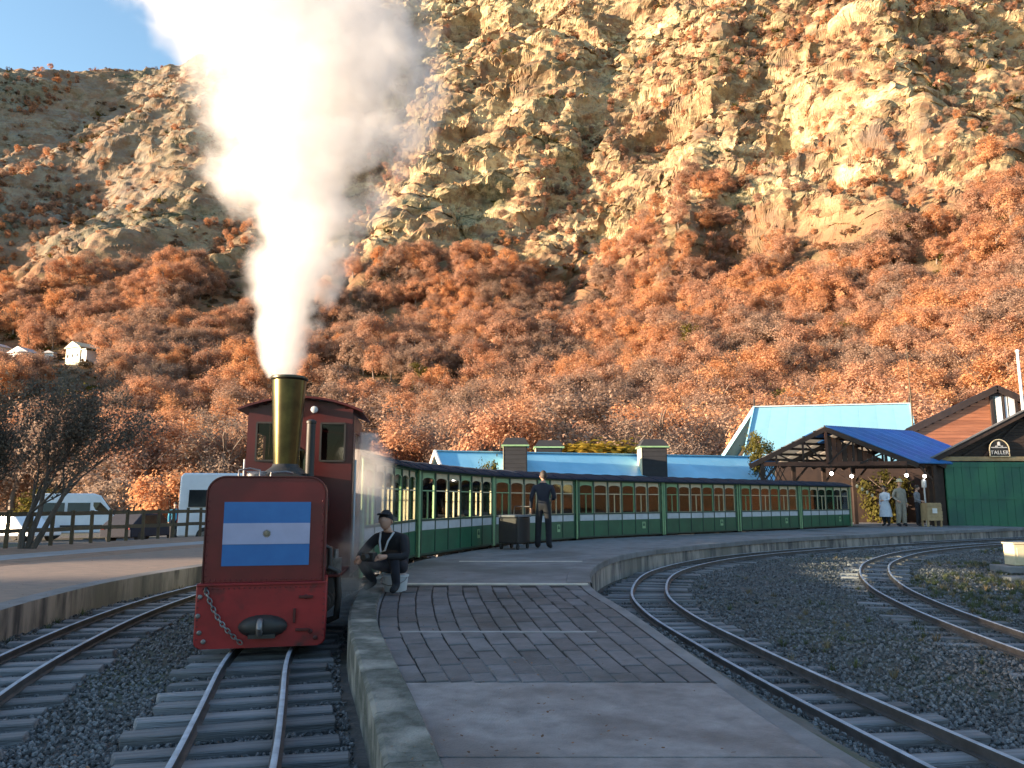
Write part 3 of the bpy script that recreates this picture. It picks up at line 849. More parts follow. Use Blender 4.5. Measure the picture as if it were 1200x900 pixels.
MB(MF).tube([(-.50, -.07, .60), (-.50, -.12, .60), (-.50, -.12, .565)], .012, 6).build('chain_hook', M['black'], loco, smooth=60)
for (x, z) in ((-.55, .52), (-.54, .2), (-.5, .12), (.40, .5), (.45, .18), (.5, .12), (-.56, .35)):
    MB(MF).lathe([(.022, 0), (.022, .014), (.012, .02)], 8, Matrix.Translation((x, -.075, z)) @ Euler((R(90), 0, 0)).to_matrix().to_4x4()).build('bolt', M['steel'] if x < 0 else M['maroon'], loco)
for (x, z, a) in ((.40, .50, 0), (.30, .33, 90), (.38, .20, 0)):
    MB(MF).box((x, -.09, z), (.13, .03, .025), (0, R(a), 0)).build('lamp_bracket', M['maroon'], loco, bevel=.004)
# things on the tank top
f = MB(MF); f.lathe([(.10, 1.63), (.10, 1.67), (.085, 1.685), (.02, 1.69)], 18, Matrix.Translation((-.15, .4, 0))); f.tube([(-.25, .4, 1.69), (-.05, .4, 1.69)], .012, 6)
f.build('tank_filler', M['steel'], loco, smooth=40)
f = MB(MF); f.tube([(.0, .25, 1.64), (.0, .25, 1.68), (.14, .28, 1.69), (.2, .4, 1.68)], .014, 6); f.tube([(-.3, .2, 1.635), (-.3, .2, 1.70), (-.2, .2, 1.72), (-.1, .2, 1.70), (-.1, .2, 1.63)], .011, 6)
f.build('pipe', M['steel'], loco, smooth=50)
# frames and wheels under front unit and boiler unit
def wheel(mx, x, y, r=.23):
    w = MB(mx); sgn = 1 if x > 0 else -1
    T = Matrix.Translation((x, y, r)) @ Euler((0, R(90) * sgn, 0)).to_matrix().to_4x4()
    w.lathe([(.001, -.02), (r * .8, -.025), (r + .025, -.025), (r + .025, -.01), (r, 0), (r, .035), (r * .86, .035), (r * .84, .015), (.08, .015), (.07, .045), (.001, .045)], 28, T, cap=False)
    for k in range(8):
        a = k * math.pi / 4; w.add([(0, 0, 0)] * 0, [], T)
        w.bar(T @ Vector((.06 * math.cos(a), .06 * math.sin(a), .018)), T @ Vector((r * .85 * math.cos(a), r * .85 * math.sin(a), .018)), .02, .025)
    return w.build('wheel', M['black'], loco, smooth=35)
for yy_ in (.30, ): 
    for sx in (-1, 1): wheel(MF, sx * .285, yy_, .17)
for yy_ in (1.05, 1.6, 2.15):
    for sx in (-1, 1): wheel(MR, sx * .285, yy_, .24)
fr = MB(MR)
for sx in (-1, 1): fr.box((sx * .36, 1.75, .36), (.035, 2.6, .22))
fr.box((0, 1.75, .47), (.72, 2.6, .05)); fr.build('frame', M['black'], loco, bevel=.006)
for sx in (-1, 1):
    cy = MB(MR); cy.tube([(sx * .47, .72, .36), (sx * .47, 1.12, .36)], .115, 16); cy.box((sx * .47, .92, .52), (.2, .36, .16)); cy.tube([(sx * .47, .66, .36), (sx * .47, .74, .36)], .085, 14)
    cy.build('cylinder', M['black'], loco, smooth=40)
    rd = MB(MR); rd.tube([(sx * .47, 1.1, .36), (sx * .47, 1.5, .36)], .02, 8); rd.bar((sx * .455, 1.45, .36), (sx * .44, 2.15, .25), .03, .055); rd.bar((sx * .425, 1.05, .25), (sx * .425, 2.15, .25), .025, .05); rd.box((sx * .46, 1.45, .36), (.07, .12, .11))
    rd.build('connecting_rod', M['steel'], loco, bevel=.004)
    pi = MB(MR)
    pi.tube([(sx * .50, .80, .70), (sx * .60, .82, .66), (sx * .62, .84, .40), (sx * .60, .86, .18), (sx * .50, .88, .14)], .035, 8)
    pi.tube([(sx * .40, .78, .95), (sx * .52, .8, .9), (sx * .52, .82, .6)], .028, 8)
    pi.build('steam_pipe', M['black'], loco, smooth=50)
    st = MB(MR); st.box((sx * .58, 2.7, .28), (.16, .24, .025)); st.bar((sx * .52, 2.6, .5), (sx * .56, 2.6, .28), .02, .03); st.bar((sx * .52, 2.8, .5), (sx * .56, 2.8, .28), .02, .03)
    st.build('step', M['black'], loco, bevel=.003)
    fb = MB(MR); fb.box((sx * .52, 1.3, .62), (.24, 1.15, .03)); fb.build('footplate', M['maroon'], loco, bevel=.004)
    lu = MB(MR); lu.box((sx * .56, 1.0, .71), (.12, .14, .15)); lu.tube([(sx * .56, 1.0, .78), (sx * .56, 1.0, .88)], .03, 8); lu.tube([(sx * .56, 1.05, .66), (sx * .56, 1.2, .66), (sx * .56, 1.2, .75)], .03, 10)
    lu.build('lubricator', M['steel'], loco, smooth=40)
# boiler, chimney, dome
b = MB(MR); b.lathe([(.36, .74), (.37, .76), (.37, 1.0), (.38, 1.01), (.38, 1.04), (.37, 1.05), (.37, 1.9)], 32, Matrix.Translation((0, 0, 1.36)) @ Euler((R(-90), 0, 0)).to_matrix().to_4x4())
b.box((0, 1.0, .92), (.34, .46, .4)); b.build('boiler', M['black'], loco, smooth=40)
cm = Matrix.Translation((-.02, 1.02, 0))
c = MB(MR)
c.lathe([(.23, 1.69), (.20, 1.735), (.15, 1.77), (.138, 1.80)], 36, cm); c.build('chimney_base', M['black'], loco, smooth=50)
c = MB(MR)
prof = [(.135, 1.79), (.137, 1.84), (.190, 2.735)]
c.lathe(prof, 48, cm, cap=False); chim = c.build('chimney', M['brass'], loco, smooth=50)
c = MB(MR); c.lathe([(.190, 2.73), (.204, 2.738), (.208, 2.757), (.203, 2.775), (.19, 2.778), (.175, 2.765), (.150, 2.5), (.115, 2.0)], 48, cm, cap=False); c.build('rim', M['chimney_iron'], chim, smooth=50)
d = MB(MR)
d.lathe([(.055, 1.68), (.05, 1.72), (.05, 2.28), (.058, 2.285), (.058, 2.31), (.03, 2.33)], 16, Matrix.Translation((.20, 1.30, 0))); d.build('blast_pipe', M['black'], loco, smooth=40)
d = MB(MR); d.lathe([(.15, 1.66), (.14, 1.74), (.135, 1.92), (.11, 1.99), (.05, 2.03), (.01, 2.035)], 24, Matrix.Translation((0, 1.52, 0))); d.build('steam_dome', M['brass'], loco, smooth=50)
d = MB(MR); d.lathe([(.02, 1.7), (.02, 1.86), (.028, 1.87), (.028, 1.96), (.01, 1.975)], 12, Matrix.Translation((.13, 1.15, 0))); d.build('whistle', M['brass'], loco, smooth=40)
# cab: open box with front and side windows
Y0, Y1 = 1.86, 3.05; W = .62; ZB, ZT = .50, 2.42
cab = MB(MR)
def roofz(x): return 2.64 - .16 * (x / .74) ** 2
th = .03
def wall_x(mb_, y, x0, x1, z0, z1): mb_.box(((x0 + x1) / 2, y, (z0 + z1) / 2), (x1 - x0, th, z1 - z0))
# front sheet with two window openings
wins = [(-.52, -.22), (.24, .53)]
wz0, wz1 = 1.88, 2.34
wall_x(cab, Y0, -W, W, ZB, wz0)
xs = [-W, wins[0][0], wins[0][1], wins[1][0], wins[1][1], W]
for i in (0, 2, 4): wall_x(cab, Y0, xs[i], xs[i + 1], wz0, wz1)
n = 12
for i in range(n):
    a = -W + 2 * W * i / n; b2 = -W + 2 * W * (i + 1) / n
    zc = min(roofz(a), roofz(b2)) - .005
    cab.box(((a + b2) / 2, Y0, (wz1 + zc) / 2), (b2 - a, th, zc - wz1))
cab.build('cab_front', M['maroon'], loco)
for w_ in wins:
    wf = MB(MR)
    for (p, q) in (((w_[0], Y0 - .02, wz0), (w_[1], Y0 - .02, wz0)), ((w_[0], Y0 - .02, wz1), (w_[1], Y0 - .02, wz1)), ((w_[0], Y0 - .02, wz0), (w_[0], Y0 - .02, wz1)), ((w_[1], Y0 - .02, wz0), (w_[1], Y0 - .02, wz1))):
        wf.bar(p, q, .022, .03, (0, 1, 0))
    o = wf.build('cab_window', M['black'], loco)
    MB(MR).box(((w_[0] + w_[1]) / 2, Y0, (wz0 + wz1) / 2), (w_[1] - w_[0], .006, wz1 - wz0)).build('window_pane', glass_mat('cab_glass', (.6, .65, .65), -.02) if 'cg' not in MATS else MATS['cg'], o)
for sx in (-1, 1):
    s_ = MB(MR)
    s_.box((sx * W, (Y0 + Y1) / 2, (ZB + 1.5) / 2), (th, Y1 - Y0, 1.5 - ZB))
    s_.box((sx * W, Y0 + .12, (1.5 + 2.45) / 2), (th, .24, .95)); s_.box((sx * W, Y1 - .12, (1.5 + 2.45) / 2), (th, .24, .95)); s_.box((sx * W, (Y0 + Y1) / 2, 2.36), (th, .72, .2))
    s_.build('cab_side', M['maroon'], loco)
    MB(MR).tube([(sx * (W + .04), Y0 + .05, .7), (sx * (W + .04), Y0 + .05, 1.9)], .014, 8).build('handrail', M['band'], loco, smooth=50)
k = MB(MR); k.box((0, Y1, 1.5), (1.2, .03, 1.96)); k.box((0, 2.45, .52), (1.22, 1.2, .04)); k.build('cab_back', M['maroon'], loco)
r = MB(MR); nn = 16
for i in range(nn):
    a = -.74 + 1.48 * i / nn; b2 = -.74 + 1.48 * (i + 1) / nn
    r.add([(a, Y0 - .12, roofz(a)), (b2, Y0 - .12, roofz(b2)), (b2, Y1 + .15, roofz(b2)), (a, Y1 + .15, roofz(a)), (a, Y0 - .12, roofz(a) + .025), (b2, Y0 - .12, roofz(b2) + .025), (b2, Y1 + .15, roofz(b2) + .025), (a, Y1 + .15, roofz(a) + .025)],
          [(0, 3, 2, 1), (4, 5, 6, 7), (0, 1, 5, 4), (2, 3, 7, 6), (1, 2, 6, 5), (3, 0, 4, 7)])
r.build('cab_roof', M['maroon'], loco)
hl = MB(MR); hl.lathe([(.035, 0), (.042, .03), (.042, .08), (.02, .09)], 16, Matrix.Translation((.16, Y0 - .02, 2.50)) @ Euler((R(90), 0, 0)).to_matrix().to_4x4()); hl.build('headlamp', M['band'], loco, smooth=40)
k = MB(MR); k.box((0, 2.0, 1.4), (.5, .2, .6)); k.tube([(-.2, 1.9, 1.75), (.2, 1.9, 1.75)], .02, 8); k.build('backhead', M['black'], loco, bevel=.02)
k = MB(MR); k.box((0, 3.2, .95), (1.1, .26, .75)); k.build('coal_bunker', M['maroon'], loco, bevel=.015)

# ================================================================== CARRIAGES
CL = 4.02; CW = .64
def make_carriage(label, opened=False):
    root = empty('passenger_carriage', (0, 0, 0), 0, label, 'carriage', 'green carriages of the train')
    h = CL / 2
    nw = 6
    pit = (CL - .16) / nw
    z_pl, z_pt, z_b0, z_b1, z_w0, z_w1, z_e = .36, .84, .84, 1.01, 1.05, 1.80, 1.96
    u = MB(); u.box((0, 0, .36), (1.1, CL - .1, .10)); u.box((0, -h - .06, .36), (.12, .2, .1)); u.box((0, h + .06, .36), (.12, .2, .1)); u.build('underframe', M['black'], root)
    for yb in (-h + .75, h - .75):
        bg = MB()
        for sx in (-1, 1): bg.box((sx * .36, yb, .2), (.04, .8, .1))
        bg.box((0, yb, .24), (.7, .2, .08)); bo = bg.build('bogie', M['black'], root)
        for sx in (-1, 1):
            for dy in (-.28, .28):
                w = MB(); w.lathe([(.15, -.02), (.165, -.02), (.165, -.005), (.145, 0), (.145, .03), (.05, .03), (.04, .045)], 16, Matrix.Translation((sx * .27, yb + dy, .147)) @ Euler((0, R(90) * sx, 0)).to_matrix().to_4x4()); w.build('wheel', M['steel'], bo, smooth=40)
    MB().box((0, 0, .42), (1.24, CL - .04, .03)).build('floor', M['wooddark'], root)
    for sx in (-1, 1):
        x = sx * CW
        MB().box((x, 0, (z_pl + z_pt) / 2), (.035, CL - .04, z_pt - z_pl)).build('lower_panel', M['green'], root, bevel=.004)
        rb = MB()
        for i in range(nw + 1):
            yy0 = -h + .08 + pit * i
            rb.box((x + sx * .022, yy0, (z_pl + z_pt) / 2), (.014, .035, z_pt - z_pl - .04))
        rb.box((x + sx * .022, 0, z_pl + .02), (.016, CL - .06, .04))
        rb.build('panel_batten', M['greend'], root)
        for i in range(nw):
            yc = -h + .08 + pit * (i + .5)
            MB().box((x, yc, (z_b0 + z_b1) / 2), (.04, pit - .05, z_b1 - z_b0)).build('white_panel', M['band'], root)
        MB().box((x, 0, z_b1 + .02), (.07, CL - .03, .04)).build('waist_rail', M['greend'], root, bevel=.005)
        for i in range(nw + 1):
            yy0 = -h + .08 + pit * i
            end = i in (0, nw)
            MB().box((x, yy0, (z_b0 + z_e) / 2), (.05, .08 if end else .05, z_e - z_b0)).build('pillar', M['greend'] if not end else M['green'], root)
        for i in range(nw):
            yc = -h + .08 + pit * (i + .5); wh = pit / 2 - .025
            fr_ = MB(); a = .012
            # frame with arched head and a transom
            prev = None
            for k in range(9):
                t = -1 + 2 * k / 8; zz = z_w1 + .07 * (1 - t * t) ** .5
                pnt = (x, yc + t * wh, zz)
                if prev: fr_.bar(prev, pnt, .03, .03, (1, 0, 0))
                prev = pnt
            fr_.bar((x, yc - wh, 1.60), (x, yc + wh, 1.60), .026, .022)
            fr_.bar((x, yc - wh + .012, z_w0), (x, yc - wh + .012, z_w1), .03, .024, (1, 0, 0)); fr_.bar((x, yc + wh - .012, z_w0), (x, yc + wh - .012, z_w1), .03, .024, (1, 0, 0))
            fr_.bar((x, yc - wh, z_w0 - .005), (x, yc + wh, z_w0 - .005), .03, .02)
            if i % 2 == 0: fr_.bar((x, yc, z_w0), (x, yc, 1.60), .018, .018, (1, 0, 0))
            # spandrel above the arch
            for k in range(8):
                t0 = -1 + 2 * k / 8; t1 = -1 + 2 * (k + 1) / 8
                za = z_w1 + .07 * (1 - t0 * t0) ** .5; zb = z_w1 + .07 * (1 - t1 * t1) ** .5
                fr_.add([(x, yc + t0 * wh, za), (x, yc + t1 * wh, zb), (x, yc + t1 * wh, z_e), (x, yc + t0 * wh, z_e)], [(0, 1, 2, 3)])
            w = fr_.build('window_frame', M['cream'] if i % 3 else M['greenl'], root)
            MB().box((x - sx * .006, yc, (z_w0 + z_w1 + .06) / 2), (.005, wh * 2, z_w1 + .06 - z_w0)).build('window_pane', M['glass'], w)
        MB().box((x, 0, z_e + .03), (.08, CL, .07)).build('cornice', M['green'], root, bevel=.008)
        for sy in (-1, 1):
            MB().tube([(x + sx * .03, sy * (h + .03), .34), (x + sx * .03, sy * (h + .03), 1.99)], .028, 8).build('corner_post', M['greenl'], root, smooth=60)
        em = MB(); em.box((x + sx * .0195, h - .95, .66), (.006, .16, .2)); eo = em.build('emblem', M['greenl'], root)
        MB().box((x + sx * .0245, h - .95, .66), (.005, .10, .05)).build('emblem_bar', M['green'], eo); MB().box((x + sx * .0245, h - .95, .71), (.005, .05, .05)).build('emblem_bar', M['green'], eo)
        st = MB(); st.box((x + sx * .06, -h + .42, .26), (.14, .5, .03)); st.build('step', M['black'], root)
    for sy in (-1, 1):
        e = MB(); e.box((0, sy * (h - .02), .72), (1.24, .03, .72)); 
        for xx in (-.56, -.2, .2, .56): e.box((xx, sy * (h - .02), 1.52), (.06, .03, .9))
        e.box((0, sy * (h - .02), 1.93), (1.24, .03, .1)); e.build('end_wall', M['greend'], root)
    r = MB(); n = 14; o = .14
    def rz(t): return 1.99 + .17 * (1 - t * t)
    for i in range(n):
        t0 = -1 + 2 * i / n; t1 = -1 + 2 * (i + 1) / n; a, b = t0 * (CW + o), t1 * (CW + o); y0, y1 = -h - .08, h + .08
        r.add([(a, y0, rz(t0)), (b, y0, rz(t1)), (b, y1, rz(t1)), (a, y1, rz(t0)), (a, y0, rz(t0) + .035), (b, y0, rz(t1) + .035), (b, y1, rz(t1) + .035), (a, y1, rz(t0) + .035)],
              [(0, 3, 2, 1), (4, 5, 6, 7), (0, 1, 5, 4), (2, 3, 7, 6), (1, 2, 6, 5), (3, 0, 4, 7)])
    ro = r.build('roof', M['carroof'], root)
    for i in range(5):
        rr_ = MB(); y = -h + .3 + (CL - .6) * i / 4
        for k in range(n): 
            t0 = -1 + 2 * k / n; t1 = -1 + 2 * (k + 1) / n
            rr_.bar((t0 * (CW + o), y, rz(t0) + .042), (t1 * (CW + o), y, rz(t1) + .042), .03, .014)
        rr_.build('roof_seam', M['carroof'], ro)
    for yb in np.linspace(-h + .55, h - .55, 4):
        for sx in (-1, 1):
            s_ = MB(); s_.box((sx * .36, yb, .66), (.42, .36, .05)); s_.box((sx * .36, yb + .2, .90), (.42, .04, .5)); s_.build('seat', M['greend'], root, bevel=.01)
    return root
LAB = ['green carriage directly behind the red locomotive, half veiled by steam',
       'second green carriage behind the locomotive, its bright corner post beside the crouching man',
       'third green carriage behind the locomotive, behind the standing dark-clothed person',
       'fourth green carriage behind the locomotive, ahead of the wall of the dark roof tower',
       'fifth green carriage behind the locomotive, past the midpoint of the curve',
       'sixth green carriage behind the locomotive, second from the end of the train',
       'last green carriage of the train, its end reaching the open timber canopy']
proto = None
s = T_main.s_of_y(10.95)
for i in range(7):
    s0, s1 = s, s + CL + .18
    xa, ya, _ = T_main.at(s0 + .6); xb, yb, _ = T_main.at(s1 - .6)
    xm, ym = (xa + xb) / 2, (ya + yb) / 2; hd = math.atan2(xb - xa, yb - ya)
    if proto is None: proto = make_carriage(LAB[0]); o = proto
    else: o = copy_tree(proto)
    o.location = (xm, ym, RZ); o.rotation_euler = (0, 0, -hd); o['label'] = LAB[i]
    s = s1

# ================================================================== BUILDINGS
def panel_roof(parent, name, p00, p10, p11, p01, npan, mat, th=.05, rib=True, part='roof_panel'):
    """sheet roof of npan strips from edge p00-p10 (eave) to p01-p11 (ridge)"""
    p00, p10, p11, p01 = map(Vector, (p00, p10, p11, p01))
    nrm = (p10 - p00).cross(p01 - p00).normalized()
    if nrm.z < 0: nrm = -nrm
    for i in range(npan):
        a = i / npan; b = (i + 1) / npan - .006 / max(.1, (p10 - p00).length)
        q = [p00.lerp(p10, a), p00.lerp(p10, b), p01.lerp(p11, b), p01.lerp(p11, a)]
        k = MB(); up = nrm * th
        k.add([*q, *[v + up for v in q]], [(0, 3, 2, 1), (4, 5, 6, 7), (0, 1, 5, 4), (1, 2, 6, 5), (2, 3, 7, 6), (3, 0, 4, 7)])
        if rib:
            for t in np.linspace(0.02, .98, 6):
                u = up * 1.1
                k.bar(q[0].lerp(q[1], t) + u, q[3].lerp(q[2], t) + u, .03, .03, nrm)
        k.build(part, mat, parent)
# --- long blue-roofed station hall behind the train, with roof towers
hall = empty('station_hall', (4.5, 45, 0), 0, 'long low station hall with bright blue metal roof and dark roof towers behind the train', 'building')
def loc(o, p): return Vector(p) - Vector(o.location)
hl_ = Vector(ony(511, 530, 42.5)); hr_ = Vector(ony(882, 536, 49.0))
hz = hl_.z; hr_.z = hz + .05
dirn = (hr_ - hl_); dirn.z = 0; dirn.normalize(); perp = Vector((dirn.y, -dirn.x, 0))
eL = hl_ + perp * 2.9 - Vector((0, 0, 1.75)); eR = hr_ + perp * 2.9 - Vector((0, 0, 1.75))
bL = hl_ - perp * 2.9 - Vector((0, 0, 1.75)); bR = hr_ - perp * 2.9 - Vector((0, 0, 1.75))
O = hall.location
panel_roof(hall, 'r', eL - O, eR - O, hr_ - O, hl_ - O, 12, M['roofblue'], rib=False)
panel_roof(hall, 'r', bR - O, bL - O, hl_ - O, hr_ - O, 12, M['roofblue'])
k = MB(); k.bar(hl_ - O + Vector((0, 0, .08)), hr_ - O + Vector((0, 0, .08)), .3, .06); k.build('ridge_cap', M['roofpale'], hall)
def lowwall(p, q, z0, z1, mat, name='wall', th=.2):
    k = MB(); a = Vector((p.x, p.y, (z0 + z1) / 2)) - O; b = Vector((q.x, q.y, (z0 + z1) / 2)) - O
    k.bar(a, b, th, z1 - z0); return k.build(name, mat, hall)
i1 = perp * .5
zt = eL.z - .05
lowwall(eL - i1 + dirn * .3, eR - i1, -.2, zt, M['woodpale']); lowwall(bL + i1 + dirn * .3, bR + i1, -.2, zt, M['cream']); lowwall(eL - i1 + dirn * .3, bL + i1 + dirn * .3, -.2, zt, M['cream']); lowwall(eR - i1 - dirn * .1, bR + i1 - dirn * .1, -.2, zt, M['cream'])
g = MB(); A = eL + dirn * .3 - O; B = bL + dirn * .3 - O; C = hl_ + dirn * .3 - O
g.add([A, B, C - Vector((0, 0, .05)), A + dirn * .1, B + dirn * .1, C + dirn * .1 - Vector((0, 0, .05))], [(0, 2, 1), (3, 4, 5), (0, 1, 4, 3), (1, 2, 5, 4), (2, 0, 3, 5)]); g.build('gable', M['wooddark'], hall)
k = MB()
for e in (eL, bL): k.bar(e - O - dirn * .06, hl_ - O - dirn * .06 + Vector((0, 0, .03)), .1, .26)
k.build('barge_board', M['white'], hall)
for t in np.linspace(.08, .92, 9):
    p = (eL - i1 * .78).lerp(eR - i1 * .78, t) - O
    w = MB(); w.box((p.x, p.y, 1.4 - O.z), (.9, .06, 1.1), (0, 0, math.atan2(dirn.y, dirn.x))); w.build('window', M['darkglass'], hall)
for t in np.linspace(.01, .99, 30):
    p = (eL - i1 * .70).lerp(eR - i1 * .70, t) - O
    MB().box((p.x, p.y, 1.2 - O.z), (.14, .14, 2.6), (0, 0, math.atan2(dirn.y, dirn.x))).build('post', M['cream'], hall)
def roof_tower(px0, px1, pyt, pyb, Y, cap_h=.45, low=False):
    a = Vector(ony(px0, pyt, Y)); b = Vector(ony(px1, pyt, Y)); c = Vector(ony(px0, pyb, Y))
    w = b.x - a.x; zt_ = a.z - cap_h; zb = c.z - .6
    cx = (a.x + b.x) / 2; cy = Y + w / 2
    base = MB(); base.box((cx - O.x, cy - O.y, (zt_ + zb) / 2 - O.z), (w * .86, w * .86, zt_ - zb)); t_ = base.build('roof_tower', M['towerdark'], hall, bevel=.01)
    kk = MB(); kk.box((cx - O.x - w * .445, cy - O.y, (zt_ + zb) / 2 - O.z), (.03, w * .9, zt_ - zb + .02)); kk.build('sunlit_side', M['cream'], t_)  # cream left face: low sun put into the tower's colour
    bb = MB()
    for i in range(9):
        z = zb + (zt_ - zb) * (i + .5) / 9; bb.box((cx - O.x, cy - O.y - w * .435, z - O.z), (w * .8, .02, (zt_ - zb) / 9 * .8))
    bb.build('louvre', M['towerdark'], t_)
    kk = MB(); kk.box((cx - O.x, cy - O.y, zt_ - O.z + .04), (w * 1.02, w * 1.02, .09)); kk.build('cornice', M['greenl'], t_, bevel=.01)
    kk = MB(); hh = cap_h - .1
    z0 = zt_ + .085 - O.z; W1 = w * .5; W2 = w * .34
    X, Yc = cx - O.x, cy - O.y
    kk.add([(X - W1, Yc - W1, z0), (X + W1, Yc - W1, z0), (X + W1, Yc + W1, z0), (X - W1, Yc + W1, z0), (X - W2, Yc - W2, z0 + hh), (X + W2, Yc - W2, z0 + hh), (X + W2, Yc + W2, z0 + hh), (X - W2, Yc + W2, z0 + hh)],
           [(0, 3, 2, 1), (4, 5, 6, 7), (0, 1, 5, 4), (1, 2, 6, 5), (2, 3, 7, 6), (3, 0, 4, 7)]); kk.build('tower_cap', M['towerdark'], t_)
roof_tower(588, 620, 512, 556, 41.6, .5)
roof_tower(626, 661, 515, 545, 46.2, .5, True)
roof_tower(750, 784, 514, 560, 44.0, .5)
# skylight bulge on the roof
p = (eL.lerp(eR, .52)).lerp(hl_.lerp(hr_, .52), .3) - O
# --- big pale-blue roof behind
big = empty('pale_roof_hall', (20, 54, 0), 0, 'tall hall with broad pale blue roof standing behind the timber canopy', 'building'); O = Vector(big.location)
rl = Vector(ony(884, 478, 54)); rr = Vector(ony(1066, 474, 54)); el = Vector(ony(868, 552, 48.5)); er = Vector(ony(1082, 552, 48.5))
bl = el + Vector((.9, 11.2, 0)); br = er + Vector((-.9, 11.2, 0))
panel_roof(big, 'r', el - O, er - O, rr - O, rl - O, 9, M['roofpale'], rib=False)
panel_roof(big, 'r', br - O, bl - O, rl - O, rr - O, 9, M['roofpale'])
k = MB(); k.bar(rl - O + Vector((0, 0, .08)), rr - O + Vector((0, 0, .08)), .3, .08); k.build('ridge_cap', M['white'], big)
for a, b, c_ in ((el, bl, rl), (er, br, rr)):
    s_ = 1 if a is el else -1
    k = MB(); ins = Vector((s_ * .9, 0, -.3))
    A, B, C = a + ins - O, b + ins - O, c_ + ins - O
    k.add([A, B, C, A + Vector((s_ * .1, 0, 0)), B + Vector((s_ * .1, 0, 0)), C + Vector((s_ * .1, 0, 0))], [(0, 1, 2), (3, 5, 4), (0, 3, 4, 1), (1, 4, 5, 2), (2, 5, 3, 0)]); k.build('gable', M['wooddark'], big)
    k = MB(); k.bar(a - O, c_ - O, .08, .3); k.bar(b - O, c_ - O, .08, .3); k.build('barge_board', M['roofpale'], big)
k = MB()
for (p, q) in ((el, er), (bl, br), (el, bl), (er, br)):
    a = p - O; b = q - O; ctr = (el + er + bl + br) / 4 - O
    a = a.lerp(ctr, .08); b = b.lerp(ctr, .08); a.z = b.z = (el.z - .1) / 2; k.bar(a, b, .2, el.z - .1)
k.build('wall', M['cream'], big)
for x in (884, 1066):
    p = Vector(ony(x, 476, 54)) - O; k = MB(); k.lathe([(.08, 0), (.05, .2), (.09, .32), (.02, .7), (.005, 1.2)], 8, Matrix.Translation(p)); k.build('finial', M['wooddark'], big)
am = MB(); p = Vector(ony(1068, 478, 52)); am.tube([(0, 0, 0), (0, 0, p.z), (0, 0, ony(1068, 402, 52)[2])], [.06, .05, .02], 8); am.box((0, 0, p.z + 1), (.3, .04, .04)); 
m_ = am.build('antenna_mast', M['fence'], None, loc=(p.x, p.y, 0)); tag(m_, 'thin tall brown mast standing at the right end of the pale blue roof', 'mast')
# --- open timber canopy with deep blue roof
can = empty('timber_canopy', (14, 35, 0), 0, 'open timber canopy with exposed trusses and deep blue sheet roof at the platform end', 'canopy'); O = Vector(can.location)
AP = Vector(ony(966, 500, 34)); LEV = Vector(ony(878, 543, 34.4)); REV = Vector(ony(1075, 544, 33.4)); LEV.z = REV.z = (LEV.z + REV.z) / 2
BK = Vector((5.2, 2.6, 0))
APb, LEb, REb = AP + BK, LEV + BK, REV + BK
panel_roof(can, 'r', REV - O, REb - O, APb - O, AP - O, 8, M['roofdeep'], rib=True)
# left slope: pale translucent sheets on purlins
ln = 7
for i in range(ln):
    a = LEV.lerp(AP, i / ln + .012); b = LEV.lerp(AP, (i + 1) / ln - .03); 
    for j in range(4):
        t0, t1 = j / 4 + .01, (j + 1) / 4 - .015
        q = [a + BK * t0 - O, a + BK * t1 - O, b + BK * t1 - O, b + BK * t0 - O]
        k = MB(); u = Vector((-.03, 0, .05)); k.add([*q, *[v + u for v in q]], [(0, 1, 2, 3), (7, 6, 5, 4), (0, 4, 5, 1), (1, 5, 6, 2), (2, 6, 7, 3), (3, 7, 4, 0)])
        k.build('roof_panel', M['polycarb'] if (i + j) % 5 else M['roofdeep'], can)
k = MB()
for i in range(ln + 1):
    a = LEV.lerp(AP, i / ln) - O; k.bar(a, a + BK, .07, .12)
k.build('purlin', M['wooddark'], can)
def beam(p, q, w=.12, h=.16, name='beam', mat='wooddark'):
    MB().bar(Vector(p) - O, Vector(q) - O, w, h).build(name, M[mat], can)
for t in (0.0, .33, .66, 1.0):
    d = BK * t + (Vector((0, -.06, 0)) if t == 0 else Vector((0, 0, 0)))
    a, l, r = AP + d - Vector((0, 0, .12)), LEV + d - Vector((0, 0, .1)), REV + d - Vector((0, 0, .1))
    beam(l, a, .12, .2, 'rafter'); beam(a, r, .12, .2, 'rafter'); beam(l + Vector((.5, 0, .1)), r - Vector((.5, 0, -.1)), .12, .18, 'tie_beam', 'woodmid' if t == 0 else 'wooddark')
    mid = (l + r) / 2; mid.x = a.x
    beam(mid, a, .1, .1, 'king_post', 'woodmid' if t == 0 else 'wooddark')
    for f_ in (.35, .7):
        for e in (l, r):
            p = e.lerp(a, f_); q = Vector((e.x + (a.x - e.x) * f_, p.y, l.z + .1)); beam(p, q, .07, .07, 'strut'); beam(p, Vector((e.x + (a.x - e.x) * (f_ + .3), p.y, l.z + .1)), .06, .06, 'strut')
    for e, sg in ((l, 1), (r, -1)):
        if sg == -1 and t == 0: continue
        foot = Vector((e.x + sg * .55, e.y, PLAT - .3)); beam(foot, Vector((foot.x, foot.y, l.z + .1)), .16, .16, 'post')
        beam(Vector((foot.x, foot.y, l.z - .7)), Vector((foot.x + sg * .7, foot.y, l.z + .1)), .08, .08, 'brace')
    if t == 0:
        for i in range(6):
            x0 = l.x + .25 + i * .2; beam(Vector((x0, l.y - .05, l.z - .65)), Vector((x0 + .35, l.y - .05, l.z + .02)), .03, .03, 'lattice'); beam(Vector((x0 + .35, l.y - .02, l.z - .65)), Vector((x0, l.y - .02, l.z + .02)), .03, .03, 'lattice')
